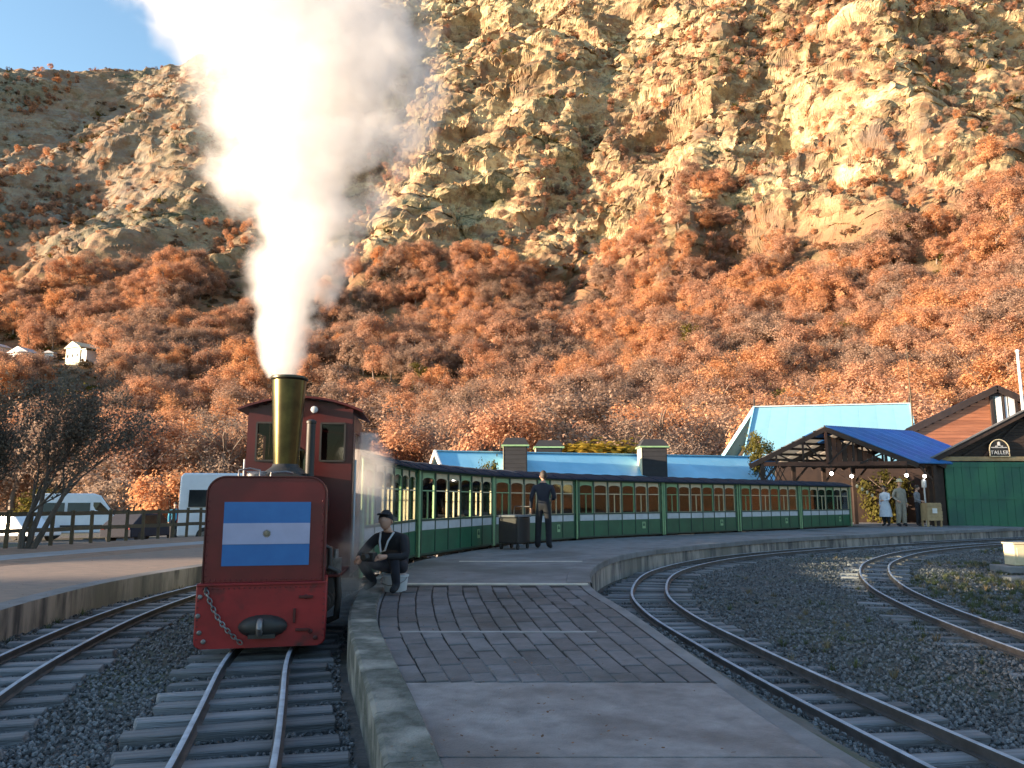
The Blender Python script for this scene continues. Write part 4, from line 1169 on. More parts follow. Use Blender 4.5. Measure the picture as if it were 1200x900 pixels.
# vertical boards closing the right half of the front gable
nb = 12
for i in range(nb):
    x0 = AP.x + .1 + (REV.x - AP.x - 1.0) * i / nb; x1 = AP.x + .1 + (REV.x - AP.x - 1.0) * (i + .92) / nb
    def zr(x): return AP.z - .3 - (AP.z - REV.z) * (x - AP.x) / (REV.x - AP.x)
    z0 = REV.z + .1
    if zr(x1) > z0 + .05:
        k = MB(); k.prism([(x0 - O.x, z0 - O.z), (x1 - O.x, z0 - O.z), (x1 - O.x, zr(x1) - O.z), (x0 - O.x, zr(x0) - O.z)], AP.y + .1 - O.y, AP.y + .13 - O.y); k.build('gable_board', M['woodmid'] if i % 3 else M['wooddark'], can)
k = MB(); 
k.bar(LEb - O + Vector((-2, 3.4, -1.6)), REb - O + Vector((3, 3.4, -1.6)), .15, 3.6); k.build('back_wall', M['wooddark'], can)
# platform deck under the canopy
k = MB(); k.box((18.2, 40.6, .2), (15, 11.6, .42)); tag(k.build('canopy_floor', M['concrete']), kind='structure')
# globe lamps
GL = []
for (px, py) in ((974.5, 555), (998, 558), (1062.5, 557), (1083.5, 558)):
    p = Vector(ony(px, py, 33.8))
    lo = empty('globe_lamp', p, 0, None, 'lamp', 'globe lamps under the canopy')
    k = MB(); k.lathe([(.01, -.075), (.04, -.062), (.068, -.028), (.073, 0), (.068, .028), (.04, .062), (.02, .075)], 16); k.build('globe', M['lamp'], lo, smooth=60)
    k = MB(); k.lathe([(.035, .068), (.04, .1), (.03, .16)], 12); k.tube([(0, 0, .15), (0, 0, max(.4, 3.2 - p.z))], .012, 6); k.build('stem', M['black'], lo)
    GL.append(lo)
for lo, t in zip(GL, ['white globe lamp hanging under the canopy closest to the carriages', 'white globe lamp under the canopy, second from the carriages', 'white globe lamp hanging above the person in khaki overalls', 'white globe lamp hanging closest to the big green door']): lo['label'] = t
lg = empty('festoon_string', ony(1004, 567, 33.9), 0, 'string of small pale lanterns sloping down from the canopy beam past the last carriage', 'lights')
p0 = Vector((0, 0, 0)); p1 = Vector(ony(1022, 578, 34.6)) - Vector(lg.location)
MB().tube([p0 + Vector((-1.5, -.4, .75)), p0, p0.lerp(p1, .5) - Vector((0, 0, .04)), p1], .008, 5).build('cable', M['black'], lg)
for i in range(4):
    p = p0.lerp(p1, i / 3) - Vector((0, 0, .1)); k = MB(); k.lathe([(.02, .08), (.05, .06), (.06, 0), (.04, -.07), (.01, -.08)], 10, Matrix.Translation(p)); k.build('lantern', M['cream'], lg, smooth=50)
# --- shed with the big green door
Ys = 34.6
shed = empty('engine_shed', (23, Ys, 0), 0, 'dark timber engine shed with wide green door and small arched sign in its gable', 'building'); O = Vector(shed.location)
d0 = Vector(ony(1109, 627, Ys)); d1 = Vector(ony(1109, 541, Ys)); apx = Vector(ony(1196, 484, Ys)); lev = Vector(ony(1079, 545, Ys))
w = apx.x - d0.x; xr = apx.x + (apx.x - lev.x); dz1 = d1.z
for i in range(2):
    a = d0.x + .1 + i * (2 * w - .2) / 2; b = a + (2 * w - .2) / 2 - .03
    dr = MB().box(((a + b) / 2 - O.x, -.10, dz1 / 2 - .02), (b - a, .08, dz1 - .02)).build('door', M['doorgreen'], shed, bevel=.01)
    nbd = 10
    for j in range(nbd):
        x0 = a + (b - a) * (j + .03) / nbd; x1 = a + (b - a) * (j + .97) / nbd
        MB().box(((x0 + x1) / 2 - O.x, -.147, dz1 / 2 - .02), (x1 - x0, .014, dz1 - .1)).build('door_board', M['doorgreen'], dr)
    k = MB()
    for z in (.25, dz1 * .5, dz1 - .2): k.box(((a + b) / 2 - O.x, -.165, z), (b - a - .1, .025, .12))
    k.build('door_rail', M['doorgreen'], dr)
    MB().box((b - .15 - O.x if i == 0 else a + .15 - O.x, -.19, 1.1), (.04, .05, .25)).build('handle', M['black'], dr)
for xw in (d0.x - .3, apx.x + w + .3): MB().box((xw - O.x, 0, 1.6), (.7, .15, 3.3)).build('wall', M['wooddark'], shed)
k = MB(); k.box((apx.x - O.x, -.05, dz1 + .12), (2 * w + 1.3, .2, .2)); k.build('lintel', M['woodpale'], shed, bevel=.01)
nbd = 11; z0 = dz1 + .24
for i in range(nbd):
    za = z0 + (apx.z - .25 - z0) * i / nbd; zb = z0 + (apx.z - .25 - z0) * (i + .94) / nbd
    hw = (apx.x - lev.x - .3) * (1 - (zb - lev.z) / (apx.z - lev.z))
    if hw > .05: MB().box((apx.x - O.x, .02, (za + zb) / 2), (2 * hw, .05, zb - za)).build('gable_board', M['wooddark'], shed)
k = MB()
for sx in (-1, 1):
    e = Vector((apx.x + sx * (apx.x - lev.x), Ys - .35, lev.z)) - O; t = Vector((apx.x, Ys - .35, apx.z)) - O; k.bar(e, t, .06, .24)
k.build('barge_board', M['wooddark'], shed)
k = MB()
for sx in (-1, 1):
    e = Vector((apx.x + sx * (apx.x - lev.x + .05), Ys - .4, lev.z + .14)) - O; t = Vector((apx.x, Ys - .4, apx.z + .14)) - O; k.bar(e, t, .05, .07)
k.build('roof_edge', M['concrete'], shed)
for sx in (-1, 1):
    e0 = Vector((apx.x + sx * (apx.x - lev.x), Ys - .3, lev.z + .05)); t0 = Vector((apx.x, Ys - .3, apx.z + .05)); e1 = e0 + Vector((6.6, 10, 0)); t1 = t0 + Vector((6.6, 10, 0))
    panel_roof(shed, 'r', e0 - O, e1 - O, t1 - O, t0 - O, 10, M['roofdeep'], rib=False)
k = MB()
for sx in (-1, 1): k.bar((apx.x + sx * (w + .5) - O.x, .1, 1.55), (apx.x + sx * (w + .5) + 6.5 - O.x, 9.9, 1.55), .15, 3.1)
k.bar((apx.x - w - .5 + 6.5 - O.x, 9.9, 1.55), (apx.x + w + .5 + 6.5 - O.x, 9.9, 1.55), .15, 3.1); k.build('side_wall', M['wooddark'], shed)
k = MB()
for (a, b) in ((.25, .75), (.5, .95)):
    p = Vector((apx.x - (apx.x - lev.x) * (1 - a) * .8, Ys - .1, z0)) - O; q = Vector((apx.x - (apx.x - lev.x) * (1 - b) * .75, Ys - .1, lev.z + (apx.z - lev.z) * b * .85)) - O; k.bar(p, q, .06, .08)
k.build('gable_brace', M['wooddark'], shed)
# arched sign with a small emblem and lettering
sg = Vector(ony(1171, 526, Ys - .2)); so = empty('arched_sign', sg, 0, 'small arched dark sign with pale border and lettering above the green door', 'sign')
k = MB(); poly = [(-.46, -.36), (.46, -.36)] + arc(.0, -.02, .46, 0, 180, 14); k.prism(poly, 0, .04); k.build('board', M['black'], so)
k = MB(); pts = [(x * .95, -.006, z * .95) for x, z in poly]; k.tube(pts + [pts[0]], .022, 6, cap=False); k.build('border', M['cream'], so)
k = MB(); k.box((0, -.006, .06), (.72, .01, .03)); k.lathe([(.06, 0), (.06, .012), (.02, .015)], 12, Matrix.Translation((0, -.002, .26)) @ Euler((R(90), 0, 0)).to_matrix().to_4x4()); k.box((0, -.008, .16), (.12, .012, .12)); k.box((0, -.008, .12), (.34, .012, .04)); k.build('emblem', M['white'], so)
tx = bpy.data.curves.new('lettering', 'FONT'); tx.body = 'TALLER'; tx.size = .235; tx.align_x = 'CENTER'; tx.extrude = .006; tx.space_character = 1.05
to = link('lettering', tx, None); bpy.context.view_layer.update()
me = bpy.data.meshes.new_from_object(to.evaluated_get(bpy.context.evaluated_depsgraph_get())); bpy.data.objects.remove(to); me.materials.clear(); me.materials.append(M['white'])
link('lettering', me, so, (0, -.012, -.24), (R(90), 0, 0))
# --- chalet with wooden gable
Yc = 44.0
ch_ = empty('wooden_chalet', (27, Yc, 0), 0, 'chalet with reddish brown board gable, dark eaves and white-curtained window above the shed roof', 'building'); O = Vector(ch_.location)
ap = Vector(ony(1166, 456, Yc)); le = Vector(ony(1062, 506, Yc)); hw = ap.x - le.x
nbd = 22
for i in range(nbd):
    z0 = 3.0 + (ap.z - .4 - 3.0) * i / nbd; z1 = 3.0 + (ap.z - .4 - 3.0) * (i + .95) / nbd
    h_ = hw * min(1, (1 - (z1 - le.z) / (ap.z - le.z))) - .25
    if h_ > .05: MB().box((ap.x - O.x, .006 * (i % 2), (z0 + z1) / 2), (2 * min(h_, hw - .5), .06, z1 - z0)).build('gable_board', M['wood'], ch_)
k = MB(); k.box((ap.x - O.x + .3, .6, 2.4), (2 * hw - 1.2, 1.0, 4.8)); k.build('wall', M['wooddark'], ch_)
k = MB()
for sx in (-1, 1):
    a = Vector((ap.x + sx * (hw + .1), Yc - .2, le.z - .05)) - O; b = Vector((ap.x, Yc - .2, ap.z)) - O; k.bar(a, b, .08, .34)
k.build('barge_board', M['wooddark'], ch_)
for sx in (-1, 1):
    e0 = Vector((ap.x + sx * (hw + .1), Yc - .22, le.z + .12)); t0 = Vector((ap.x, Yc - .22, ap.z + .17)); e1 = e0 + Vector((4.8, 7.2, 0)); t1 = t0 + Vector((4.8, 7.2, 0))
    panel_roof(ch_, 'r', e0 - O, e1 - O, t1 - O, t0 - O, 6, M['carroof'], rib=False)
w0 = Vector(ony(1160, 463, Yc)); w1 = Vector(ony(1192, 500, Yc))
wd = MB()
cx, cz, ww, wh = (w0.x + w1.x) / 2 - O.x, (w0.z + w1.z) / 2, w1.x - w0.x, w0.z - w1.z
for (a, b, c_, d_) in ((cx - ww / 2, cz, .16, wh), (cx + ww / 2, cz, .16, wh), (cx, cz + wh / 2, ww, .14), (cx, cz - wh / 2, ww, .14), (cx, cz, .08, wh)): wd.box((a, -.07, b), (c_, .1, d_))
wo = wd.build('window', M['wooddark'], ch_)
MB().box((cx, -.055, cz), (ww - .1, .03, wh - .1)).build('pane', M['darkglass'], wo)
for (dx, wd_) in ((-.28, .3), (.12, .14), (.45, .34)): MB().box((cx + dx * ww * .75, -.085, cz), (wd_ * ww * .8, .012, wh - .2)).build('curtain', M['white'], wo)
# white flagpole at the right
p = Vector(ony(1198, 470, 40)); k = MB(); k.tube([(0, 0, 0), (0, 0, ony(1198, 412, 40)[2])], [.09, .07], 10); k.lathe([(.1, 0), (.1, .1), (.02, .14)], 10, Matrix.Translation((0, 0, ony(1198, 412, 40)[2] - .02))); tag(k.build('flagpole', M['white'], loc=(p.x, 40, 0), smooth=40), 'white pole rising beside the chalet gable', 'pole')
# cream box at the right and the slab under it
p = Vector(onz(1196, 668, 0.05)); bx_ = empty('utility_box', (p.x, p.y, 0), 0, 'cream coloured utility box on a concrete footing beside the grass', 'box')
MB().box((.12, .2, .36), (.42, .36, .44)).build('cabinet', M['cream'], bx_, bevel=.015); MB().box((.12, .2, .06), (.9, .7, .14)).build('footing', M['concrete'], bx_, bevel=.02); MB().box((.12, .2, .60), (.46, .40, .03)).build('lid', M['cream'], bx_, bevel=.008)
MB().box((.12, .015, .36), (.3, .012, .3)).build('hatch', M['cream'], bx_, bevel=.004)
p = Vector(onz(1190, 676, 0.02)); tag(MB().box((0, 0, .03), (1.6, .35, .08), (0, 0, .1)).build('concrete_plinth', M['concrete'], loc=(p.x + .3, p.y - .35, 0), bevel=.02), 'low concrete plinth lying in the grass before the cream box', 'plinth')
# --- houses on the slope
def house(px, py, w, d, h, label, rz=0.0, roofm='white', two=False):
    x, y, z = hit(px, py)
    o = empty('hill_house', (x, y, z - 2.5), rz, label, 'house'); 
    MB().box((0, 0, h / 2 + 1), (w, d, h + 2)).build('wall', M['cream'] if two else M['white'], o)
    k = MB(); zt = h + 2; r_ = w * .28
    k.prism([(-w / 2 - .5, zt), (w / 2 + .5, zt), (0, zt + r_)], -d / 2 - .5, d / 2 + .5); k.build('roof', M[roofm], o)
    for f_ in range(2):
        for i in range(3):
            xx = -w / 2 + w * (i + .5) / 3; zz = 2.8 + 2.4 * f_ + 1
            if zz > zt - .6: continue
            wi = MB().box((xx, -d / 2 - .03, zz), (w * .16, .08, 1.2)).build('window', M['white'], o); MB().box((xx, -d / 2 - .08, zz), (w * .12, .04, 1.0)).build('pane', M['darkglass'], wi)
    for i in range(2):
        wi = MB().box((-w / 2 - .03, -d / 4 + d / 2 * i, 3.6), (.08, 1.2, 1.2)).build('window', M['white'], o); MB().box((-w / 2 - .08, -d / 4 + d / 2 * i, 3.6), (.04, .9, 1.0)).build('pane', M['darkglass'], wi)
    if two:
        MB().box((w * .62, -.3, 2.9), (w * .5, d * .8, 4.4)).build('annex', M['band'], o); MB().box((w * .62, -.3, 5.3), (w * .62, d * .95, .3)).build('annex_roof', M['greend'], o)
        k = MB().box((-w / 2 - .7, -d / 2 + 1, 3.4), (1.4, 2, .15)); k.build('balcony', M['woodpale'], o)
    return (x, y)
HOUSES = [house(97, 424, 7.0, 6.5, 4.2, 'pale sunlit two-storey house with side annex among the rust coloured trees', -.5, 'cream', True),
          house(28, 424, 7.5, 5, 3.0, 'low white house with grey eaves on the slope above the bare tree', -.2, 'band'),
          house(-2, 416, 5, 5, 3.0, 'small bright white house on the far side of the low white house', -.2, 'white'),
          house(60, 420, 3.0, 3, 2.0, 'tiny white hut in the shade between the low white house and the pale two-storey house', 0, 'band')]

# ================================================================== FENCE, VEHICLES
fe = empty('timber_fence', (0, 0, 0), 0, 'dark timber post and rail fence along the pale path in front of the parked vans', 'fence')
F0 = Vector((-15.2, 13.2, .27)); F1 = Vector((-13.05, 20.2, .27)); F2 = Vector((-10.9, 27.3, .27)); F3 = Vector((-7.6, 38, -.1))
fl = [(F0, F1), (F1, F2), (F2, F3)]
fp = []
for a, b in fl:
    n = int((b - a).length / .62)
    fp += [a.lerp(b, i / n) for i in range(n)]
fp.append(F3)
for i, p in enumerate(fp):
    MB().box((p.x, p.y, p.z + .40 + random.uniform(-.02, .03)), (.09, .09, 1.15), (random.uniform(-.02, .02), random.uniform(-.02, .02), .3)).build('post', M['fence'], fe, bevel=.008)
for i in range(len(fp) - 1):
    a, b = fp[i], fp[i + 1]
    for z in (.88, .45):
        MB().bar(a + Vector((0, -.06, z + random.uniform(-.012, .012))), b + Vector((0, -.06, z + random.uniform(-.012, .012))), .035, .11).build('rail', M['fence'], fe)

def make_van(name, loc_, rz, label, L=5.4, W_=1.95, H=2.5, paint='vanwhite'):
    o = empty(name, loc_, rz, label, 'van')
    h = L / 2
    prof = [(-h, .35), (h - .1, .35), (h, .5), (h, .95), (h - .25, 1.12), (h - .95, 1.25), (h - 1.75, H - .12), (h - 2.1, H), (-h + .1, H), (-h, H - .15)]
    k = MB(); Mx = Matrix()
    n = len(prof)
    ws = lambda z: W_ / 2 * (1 - .12 * max(0, (z - 1.2) / (H - 1.2)))
    vs = [(x, -ws(z), z) for x, z in prof] + [(x, ws(z), z) for x, z in prof]
    fs = [tuple(range(n)), tuple(range(2 * n - 1, n - 1, -1))] + [((i + 1) % n, i, n + i, n + (i + 1) % n) for i in range(n)]
    k.add(vs, fs); k.build('body', M[paint], o, bevel=.06, smooth=40)
    for sy in (-1, 1):
        for (a, b) in ((-h + .35, -h + 1.5), (-h + 1.65, -h + 2.75)):
            MB().box(((a + b) / 2, sy * (ws(1.75) + .0), 1.72), (b - a, .05, .62), (sy * .085, 0, 0)).build('side_window', M['darkglass'], o)
        wz = MB(); y = sy * (ws(1.7) + .005)
        x0, x1 = -h + 2.9, h - 1.15
        wz.add([(x0, y, 1.42), (x1, sy * (ws(1.4) + .012), 1.42), (h - 1.75, y, 2.05), (x0, sy * (ws(2.1) + .012), 2.05), (x0, y - sy * .04, 1.42), (x1, y - sy * .04, 1.42), (h - 1.75, y - sy * .04, 2.05), (x0, y - sy * .04, 2.05)], [(0, 1, 2, 3), (7, 6, 5, 4), (0, 4, 5, 1), (1, 5, 6, 2), (2, 6, 7, 3), (3, 7, 4, 0)])
        wz.build('door_window', M['darkglass'], o)
        MB().box((h - 1.0, sy * (W_ / 2 + .14), 1.5), (.12, .2, .3)).build('mirror', M['black'], o, bevel=.03)
        for x in (-h + 1.0, h - .95):
            t = MB(); t.lathe([(.20, -.12), (.30, -.12), (.34, -.09), (.34, .09), (.30, .12), (.20, .12)], 24, Matrix.Translation((x, sy * (W_ / 2 - .1), .34)) @ Euler((R(90), 0, 0)).to_matrix().to_4x4(), cap=False); to_ = MB(); w = empty('wheel', (0, 0, 0)); w.parent = o
            t.build('tyre', M['tyre'], w, smooth=40)
            r_ = MB(); r_.lathe([(.21, -.1), (.2, .1), (.12, .08), (.05, .11)], 16, Matrix.Translation((x, sy * (W_ / 2 - .1), .34)) @ Euler((R(90) * sy, 0, 0)).to_matrix().to_4x4()); r_.build('rim', M['steel'], w, smooth=40)
        MB().box((h - .02, sy * .72, .85), (.12, .32, .2)).build('headlight', M['white'], o, bevel=.03)
        MB().box((-h - .005, sy * .86, 1.1), (.04, .12, .5)).build('tail_light', M['redbeam'], o, bevel=.01)
        MB().box((0, sy * (W_ / 2 + .01), .75), (L - 2.7, .03, .1)).build('side_strip', M['black'], o)
    ws_ = MB(); ws_.add([(h - .93, -.82, 1.27), (h - .93, .82, 1.27), (h - 1.72, .76, H - .2), (h - 1.72, -.76, H - .2), (h - .97, -.82, 1.27), (h - .97, .82, 1.27), (h - 1.76, .76, H - .2), (h - 1.76, -.76, H - .2)], [(0, 1, 2, 3), (7, 6, 5, 4), (0, 4, 5, 1), (1, 5, 6, 2), (2, 6, 7, 3), (3, 7, 4, 0)])
    for v in range(4): pass
    o2 = ws_.build('windscreen', M['darkglass'], o); o2.location = (.035, 0, .03)
    MB().box((-h - .005, 0, 1.75), (.05, 1.5, .65)).build('rear_window', M['darkglass'], o, bevel=.02)
    MB().box((h + .02, 0, .5), (.14, 1.85, .26)).build('bumper', M['black'], o, bevel=.04); MB().box((-h - .02, 0, .5), (.12, 1.85, .22)).build('bumper', M['black'], o, bevel=.04)
    return o
va = Vector(ony(98, 630, 44)); va.z = float(gz(va.x, va.y)) + .0
make_van('parked_van', (va.x - .3, 44.5, va.z), R(27) , 'white van with side windows parked behind the timber fence beside the bare tree', L=5.0, H=2.55)
vb = Vector(ony(213, 632, 29.5))
make_van('parked_van', (vb.x + 2.75, 29.8, float(gz(vb.x, 29.8)) - .05), R(10), 'white van half hidden behind the left side of the locomotive', L=5.4, H=2.65)
def make_car(loc_, rz, label, paint):
    o = empty('parked_car', loc_, rz, label, 'car'); L = 4.0; h = 2.0
    prof = [(-h, .3), (h, .3), (h, .65), (h - .9, .85), (h - 1.6, 1.38), (-h + .9, 1.4), (-h + .15, .9), (-h, .8)]
    n = len(prof); ws = lambda z: .84 - .16 * max(0, z - .8)
    k = MB(); k.add([(x, -ws(z), z) for x, z in prof] + [(x, ws(z), z) for x, z in prof], [tuple(range(n)), tuple(range(2 * n - 1, n - 1, -1))] + [((i + 1) % n, i, n + i, n + (i + 1) % n) for i in range(n)]); k.build('body', M[paint], o, bevel=.06, smooth=40)
    for sy in (-1, 1):
        y = sy * .80
        for (a, b, c_, d_) in ((-h + .75, -.1, -.1, -h + 1.0), (0.0, h - 1.05, h - 1.62, 0)):
            k = MB(); k.add([(a, y, .9), (b, y, .9), (c_, y - sy * .05, 1.32), (d_, y - sy * .05, 1.32), (a, y - sy * .06, .9), (b, y - sy * .06, .9), (c_, y - sy * .1, 1.32), (d_, y - sy * .1, 1.32)], [(0, 1, 2, 3), (7, 6, 5, 4), (0, 4, 5, 1), (1, 5, 6, 2), (2, 6, 7, 3), (3, 7, 4, 0)]); w_ = k.build('side_window', M['darkglass'], o); w_.location = (0, sy * .03, 0)
        for x in (-h + .75, h - .75):
            k = MB(); k.lathe([(.18, -.09), (.29, -.09), (.3, -.06), (.3, .06), (.29, .09), (.18, .09)], 20, Matrix.Translation((x, sy * .76, .3)) @ Euler((R(90), 0, 0)).to_matrix().to_4x4()); k.build('wheel', M['tyre'], o, smooth=40)
        MB().box((h - .03, sy * .6, .62), (.1, .3, .14)).build('headlight', M['white'], o, bevel=.03); MB().box((-h + .02, sy * .66, .75), (.1, .2, .16)).build('tail_light', M['redbeam'], o, bevel=.02)
    return o
p = Vector(ony(22, 632, 41)); make_car((p.x, 41, float(gz(p.x, 41))), R(-20), 'small white car parked behind the fence beyond the bare tree trunk', 'vanwhite')
p = Vector(ony(154, 630, 37)); make_car((p.x - .2, 38.5, float(gz(p.x, 38.5))), R(80), 'dark car parked behind the fence between the white vans', 'clothnavy')

# ================================================================== PEOPLE
def head_mesh(mb_, c, yaw, tilt, skin_i, s=1.0):
    """ovoid head with brow, nose, mouth, chin and ears, facing local -Y"""
    T = Matrix.Translation(c) @ Euler((tilt, 0, yaw), 'XYZ').to_matrix().to_4x4() @ Matrix.Scale(s, 4)
    vs = []; fs = []; nu, nv = 20, 14
    for j in range(nv + 1):
        ph = math.pi * j / nv
        for i in range(nu):
            a = 2 * math.pi * i / nu
            x = .076 * math.sin(ph) * math.sin(a); y = -.097 * math.sin(ph) * math.cos(a); z = .118 * math.cos(ph)
            if z < 0: x *= 1 + z * 2.0; y = y * (1 + z * 1.2) - (.012 if y < 0 else 0) * (-z / .118)
            fr_ = max(0, math.cos(a)) ** 8
            y -= fr_ * (.026 * math.exp(-((z + .022) / .022) ** 2) + .010 * math.exp(-((z + .068) / .012) ** 2) + .008 * math.exp(-((z - .025) / .014) ** 2))
            es = max(0, math.cos(abs(a if a < math.pi else a - 2 * math.pi) - .42)) ** 30
            y += es * .010 * math.exp(-((z - .004) / .014) ** 2)
            vs.append((x, y, z))
    for j in range(nv):
        for i in range(nu):
            i2 = (i + 1) % nu; fs.append((j * nu + i, (j + 1) * nu + i, (j + 1) * nu + i2, j * nu + i2))
    mb_.cur = skin_i; mb_.add(vs, fs, T)
    mb_.cur = 2
    for sx in (-1, 1): mb_.lathe([(.002, -.006), (.010, -.004), (.012, 0), (.008, .005), (.002, .006)], 8, T @ Matrix.Translation((sx * .031, -.083, .006)) @ Matrix.Diagonal((1.2, .6, 1, 1)))
    mb_.cur = skin_i
    for sx in (-1, 1):
        mb_.lathe([(.004, -.008), (.022, -.006), (.026, .0), (.018, .008), (.003, .006)], 8, T @ Matrix.Translation((sx * .077, .008, -.005)) @ Euler((0, R(80) * sx, 0)).to_matrix().to_4x4() @ Matrix.Diagonal((1.25, .75, 1, 1)))
    return T
def hand(mb_, wrist, tip_dir, palm_n, i_mat, curl=.5, s=1.0):
    d = Vector(tip_dir).normalized(); n = Vector(palm_n); n = (n - d * n.dot(d)).normalized(); sd = d.cross(n)
    w = Vector(wrist); mb_.cur = i_mat
    mb_.tube([w - d * .02, w + d * .03, w + d * .075 * s, w + d * .095 * s], [.024, .032, .036, .026], 8)
    for k, (o, L) in enumerate(((-.027, .062), (-.009, .075), (.009, .071), (.026, .055))):
        b = w + d * .085 * s + sd * o; c1 = b + d * L * .5 + n * L * .35 * curl; c2 = c1 + d * L * .35 * (1 - curl * .6) + n * L * .5 * curl
        mb_.tube([b - d * .02, b, c1, c2], [.010, .0105, .0095, .007], 6)
    b = w + d * .03 - sd * .03; mb_.tube([b, b - sd * .022 + d * .025, b - sd * .026 + d * .055 + n * .02], [.013, .012, .009], 6)
BONES = [('pelvis', 'spine'), ('spine', 'chest'), ('chest', 'neck'), ('neck', 'head'), ('chest', 'shL'), ('shL', 'elL'), ('elL', 'wrL'), ('chest', 'shR'), ('shR', 'elR'), ('elR', 'wrR'), ('pelvis', 'hipL'), ('hipL', 'knL'), ('knL', 'anL'), ('anL', 'toL'), ('pelvis', 'hipR'), ('hipR', 'knR'), ('knR', 'anR'), ('anR', 'toR')]
RAD = dict(pelvis=(.16, .12), spine=(.145, .11), chest=(.165, .115), neck=(.055, .055), head=(.06, .065), sh=(.075, .075), el=(.052, .052), wr=(.036, .036), hip=(.095, .10), kn=(.068, .07), an=(.05, .055), to=(.045, .035))
STAND = dict(pelvis=(0, 0, .96), spine=(0, .0, 1.13), chest=(0, .01, 1.36), neck=(0, .012, 1.49), head=(0, -.005, 1.58), shL=(.185, .01, 1.41), elL=(.235, .03, 1.13), wrL=(.24, -.03, .88), shR=(-.185, .01, 1.41), elR=(-.235, .03, 1.13), wrR=(-.24, -.03, .88),
             hipL=(.095, 0, .91), knL=(.105, -.015, .50), anL=(.11, .03, .09), toL=(.125, -.13, .045), hipR=(-.095, 0, .91), knR=(-.105, -.015, .50), anR=(-.11, .03, .09), toR=(-.125, -.13, .045))
def person(loc_, rz, label, pose, mats, zones, scale=1.0, head=(0, 0), rad=None, hands=None, group=None):
    """mats: list of materials; zones: joint-pair prefix -> material index (skin is 0)"""
    J = dict(STAND); J.update(pose)
    names = list(J); ix = {n: i for i, n in enumerate(names)}
    me = bpy.data.meshes.new('person'); me.from_pydata([J[n] for n in names], [(ix[a], ix[b]) for a, b in BONES], [])
    o = bpy.data.objects.new('person_tmp', me); col.objects.link(o)
    sk = o.modifiers.new('skin', 'SKIN'); sk.use_smooth_shade = True; sk.branch_smoothing = .4
    ss = o.modifiers.new('sub', 'SUBSURF'); ss.levels = 2; ss.render_levels = 2
    RR = dict(RAD); RR.update(rad or {})
    for n in names:
        r_ = RR.get(n) or RR.get(n[:-1]) ; me.skin_vertices[0].data[ix[n]].radius = r_
        me.skin_vertices[0].data[ix[n]].use_root = (n == 'pelvis')
    bpy.context.view_layer.update()
    ev = o.evaluated_get(bpy.context.evaluated_depsgraph_get()); bme = bpy.data.meshes.new_from_object(ev)
    bpy.data.objects.remove(o)
    segs = [(Vector(J[a]), Vector(J[b]), a, b) for a, b in BONES]
    mb_ = MB(); mb_.v = [tuple(v.co) for v in bme.vertices]
    for p in bme.polygons:
        c = p.center; best = None
        for a, b, na_, nb_ in segs:
            ab = b - a; t = max(0, min(1, (c - a).dot(ab) / ab.length_squared)); d = (a + ab * t - c).length
            if best is None or d < best[0]: best = (d, na_, nb_, t)
        key = best[2]; z = 0
        for kk, vv in zones.items():
            if key.startswith(kk): z = vv
        mb_.f.append(tuple(p.vertices)); mb_.mi.append(z)
    bpy.data.meshes.remove(bme)
    hc = Vector(J['head']) + Vector((0, -.012, .075)); T = head_mesh(mb_, hc, head[0], head[1], 0)
    for sd, nm in ((1, 'L'), (-1, 'R')):
        w = Vector(J['wr' + nm]); e = Vector(J['el' + nm]); d = (w - e).normalized()
        dn, pn = (hands or {}).get(nm, (d, Vector((-sd, -.3, 0))))
        hand(mb_, w, dn, pn, zones.get('hand', 0), .55)
    ob = mb_.build('person', mats, smooth=80); ob.location = loc_; ob.rotation_euler = (0, 0, rz); ob.scale = (scale,) * 3
    tag(ob, label, 'person', group)
    return ob, J, T
def hair(parent, T, long_=False, cap=False, mat='hair'):
    k = MB(); vs = []; fs = []; nu, nv = 18, 8
    for j in range(nv + 1):
        ph = R(8 + (108 if not cap else 88) * j / nv)
        for i in range(nu):
            a = 2 * math.pi * i / nu; back = (1 - math.cos(a)) / 2
            p2 = ph * (.62 + .48 * back) if not cap else ph * .95
            x = .085 * math.sin(p2) * math.sin(a); y = -.106 * math.sin(p2) * math.cos(a); z = .128 * math.cos(p2) + .004
            if long_ and j > 5 and back > .35: z -= .05 * (j - 5); y += .01 * (j - 5)
            vs.append((x, y, z))
    for j in range(nv):
        for i in range(nu):
            i2 = (i + 1) % nu; fs.append((j * nu + i, (j + 1) * nu + i, (j + 1) * nu + i2, j * nu + i2))
    fs.append(tuple(range(nu)))
    k.add(vs, fs, T)
    if cap: k.add([(math.sin(a) * .085, -.085 - .085 * math.cos(a), .03 - .015 * math.cos(a)) for a in np.linspace(-1.5, 1.5, 9)] + [(math.sin(a) * .085, -.08 - .085 * math.cos(a), .045 - .015 * math.cos(a)) for a in np.linspace(-1.5, 1.5, 9)], [tuple(range(8, -1, -1)), tuple(range(9, 18))] + [(i, i + 1, 10 + i, 9 + i) for i in range(8)], T)
    return k.build('cap' if cap else 'hair', M[mat], parent, smooth=60)
SK = M['skin']
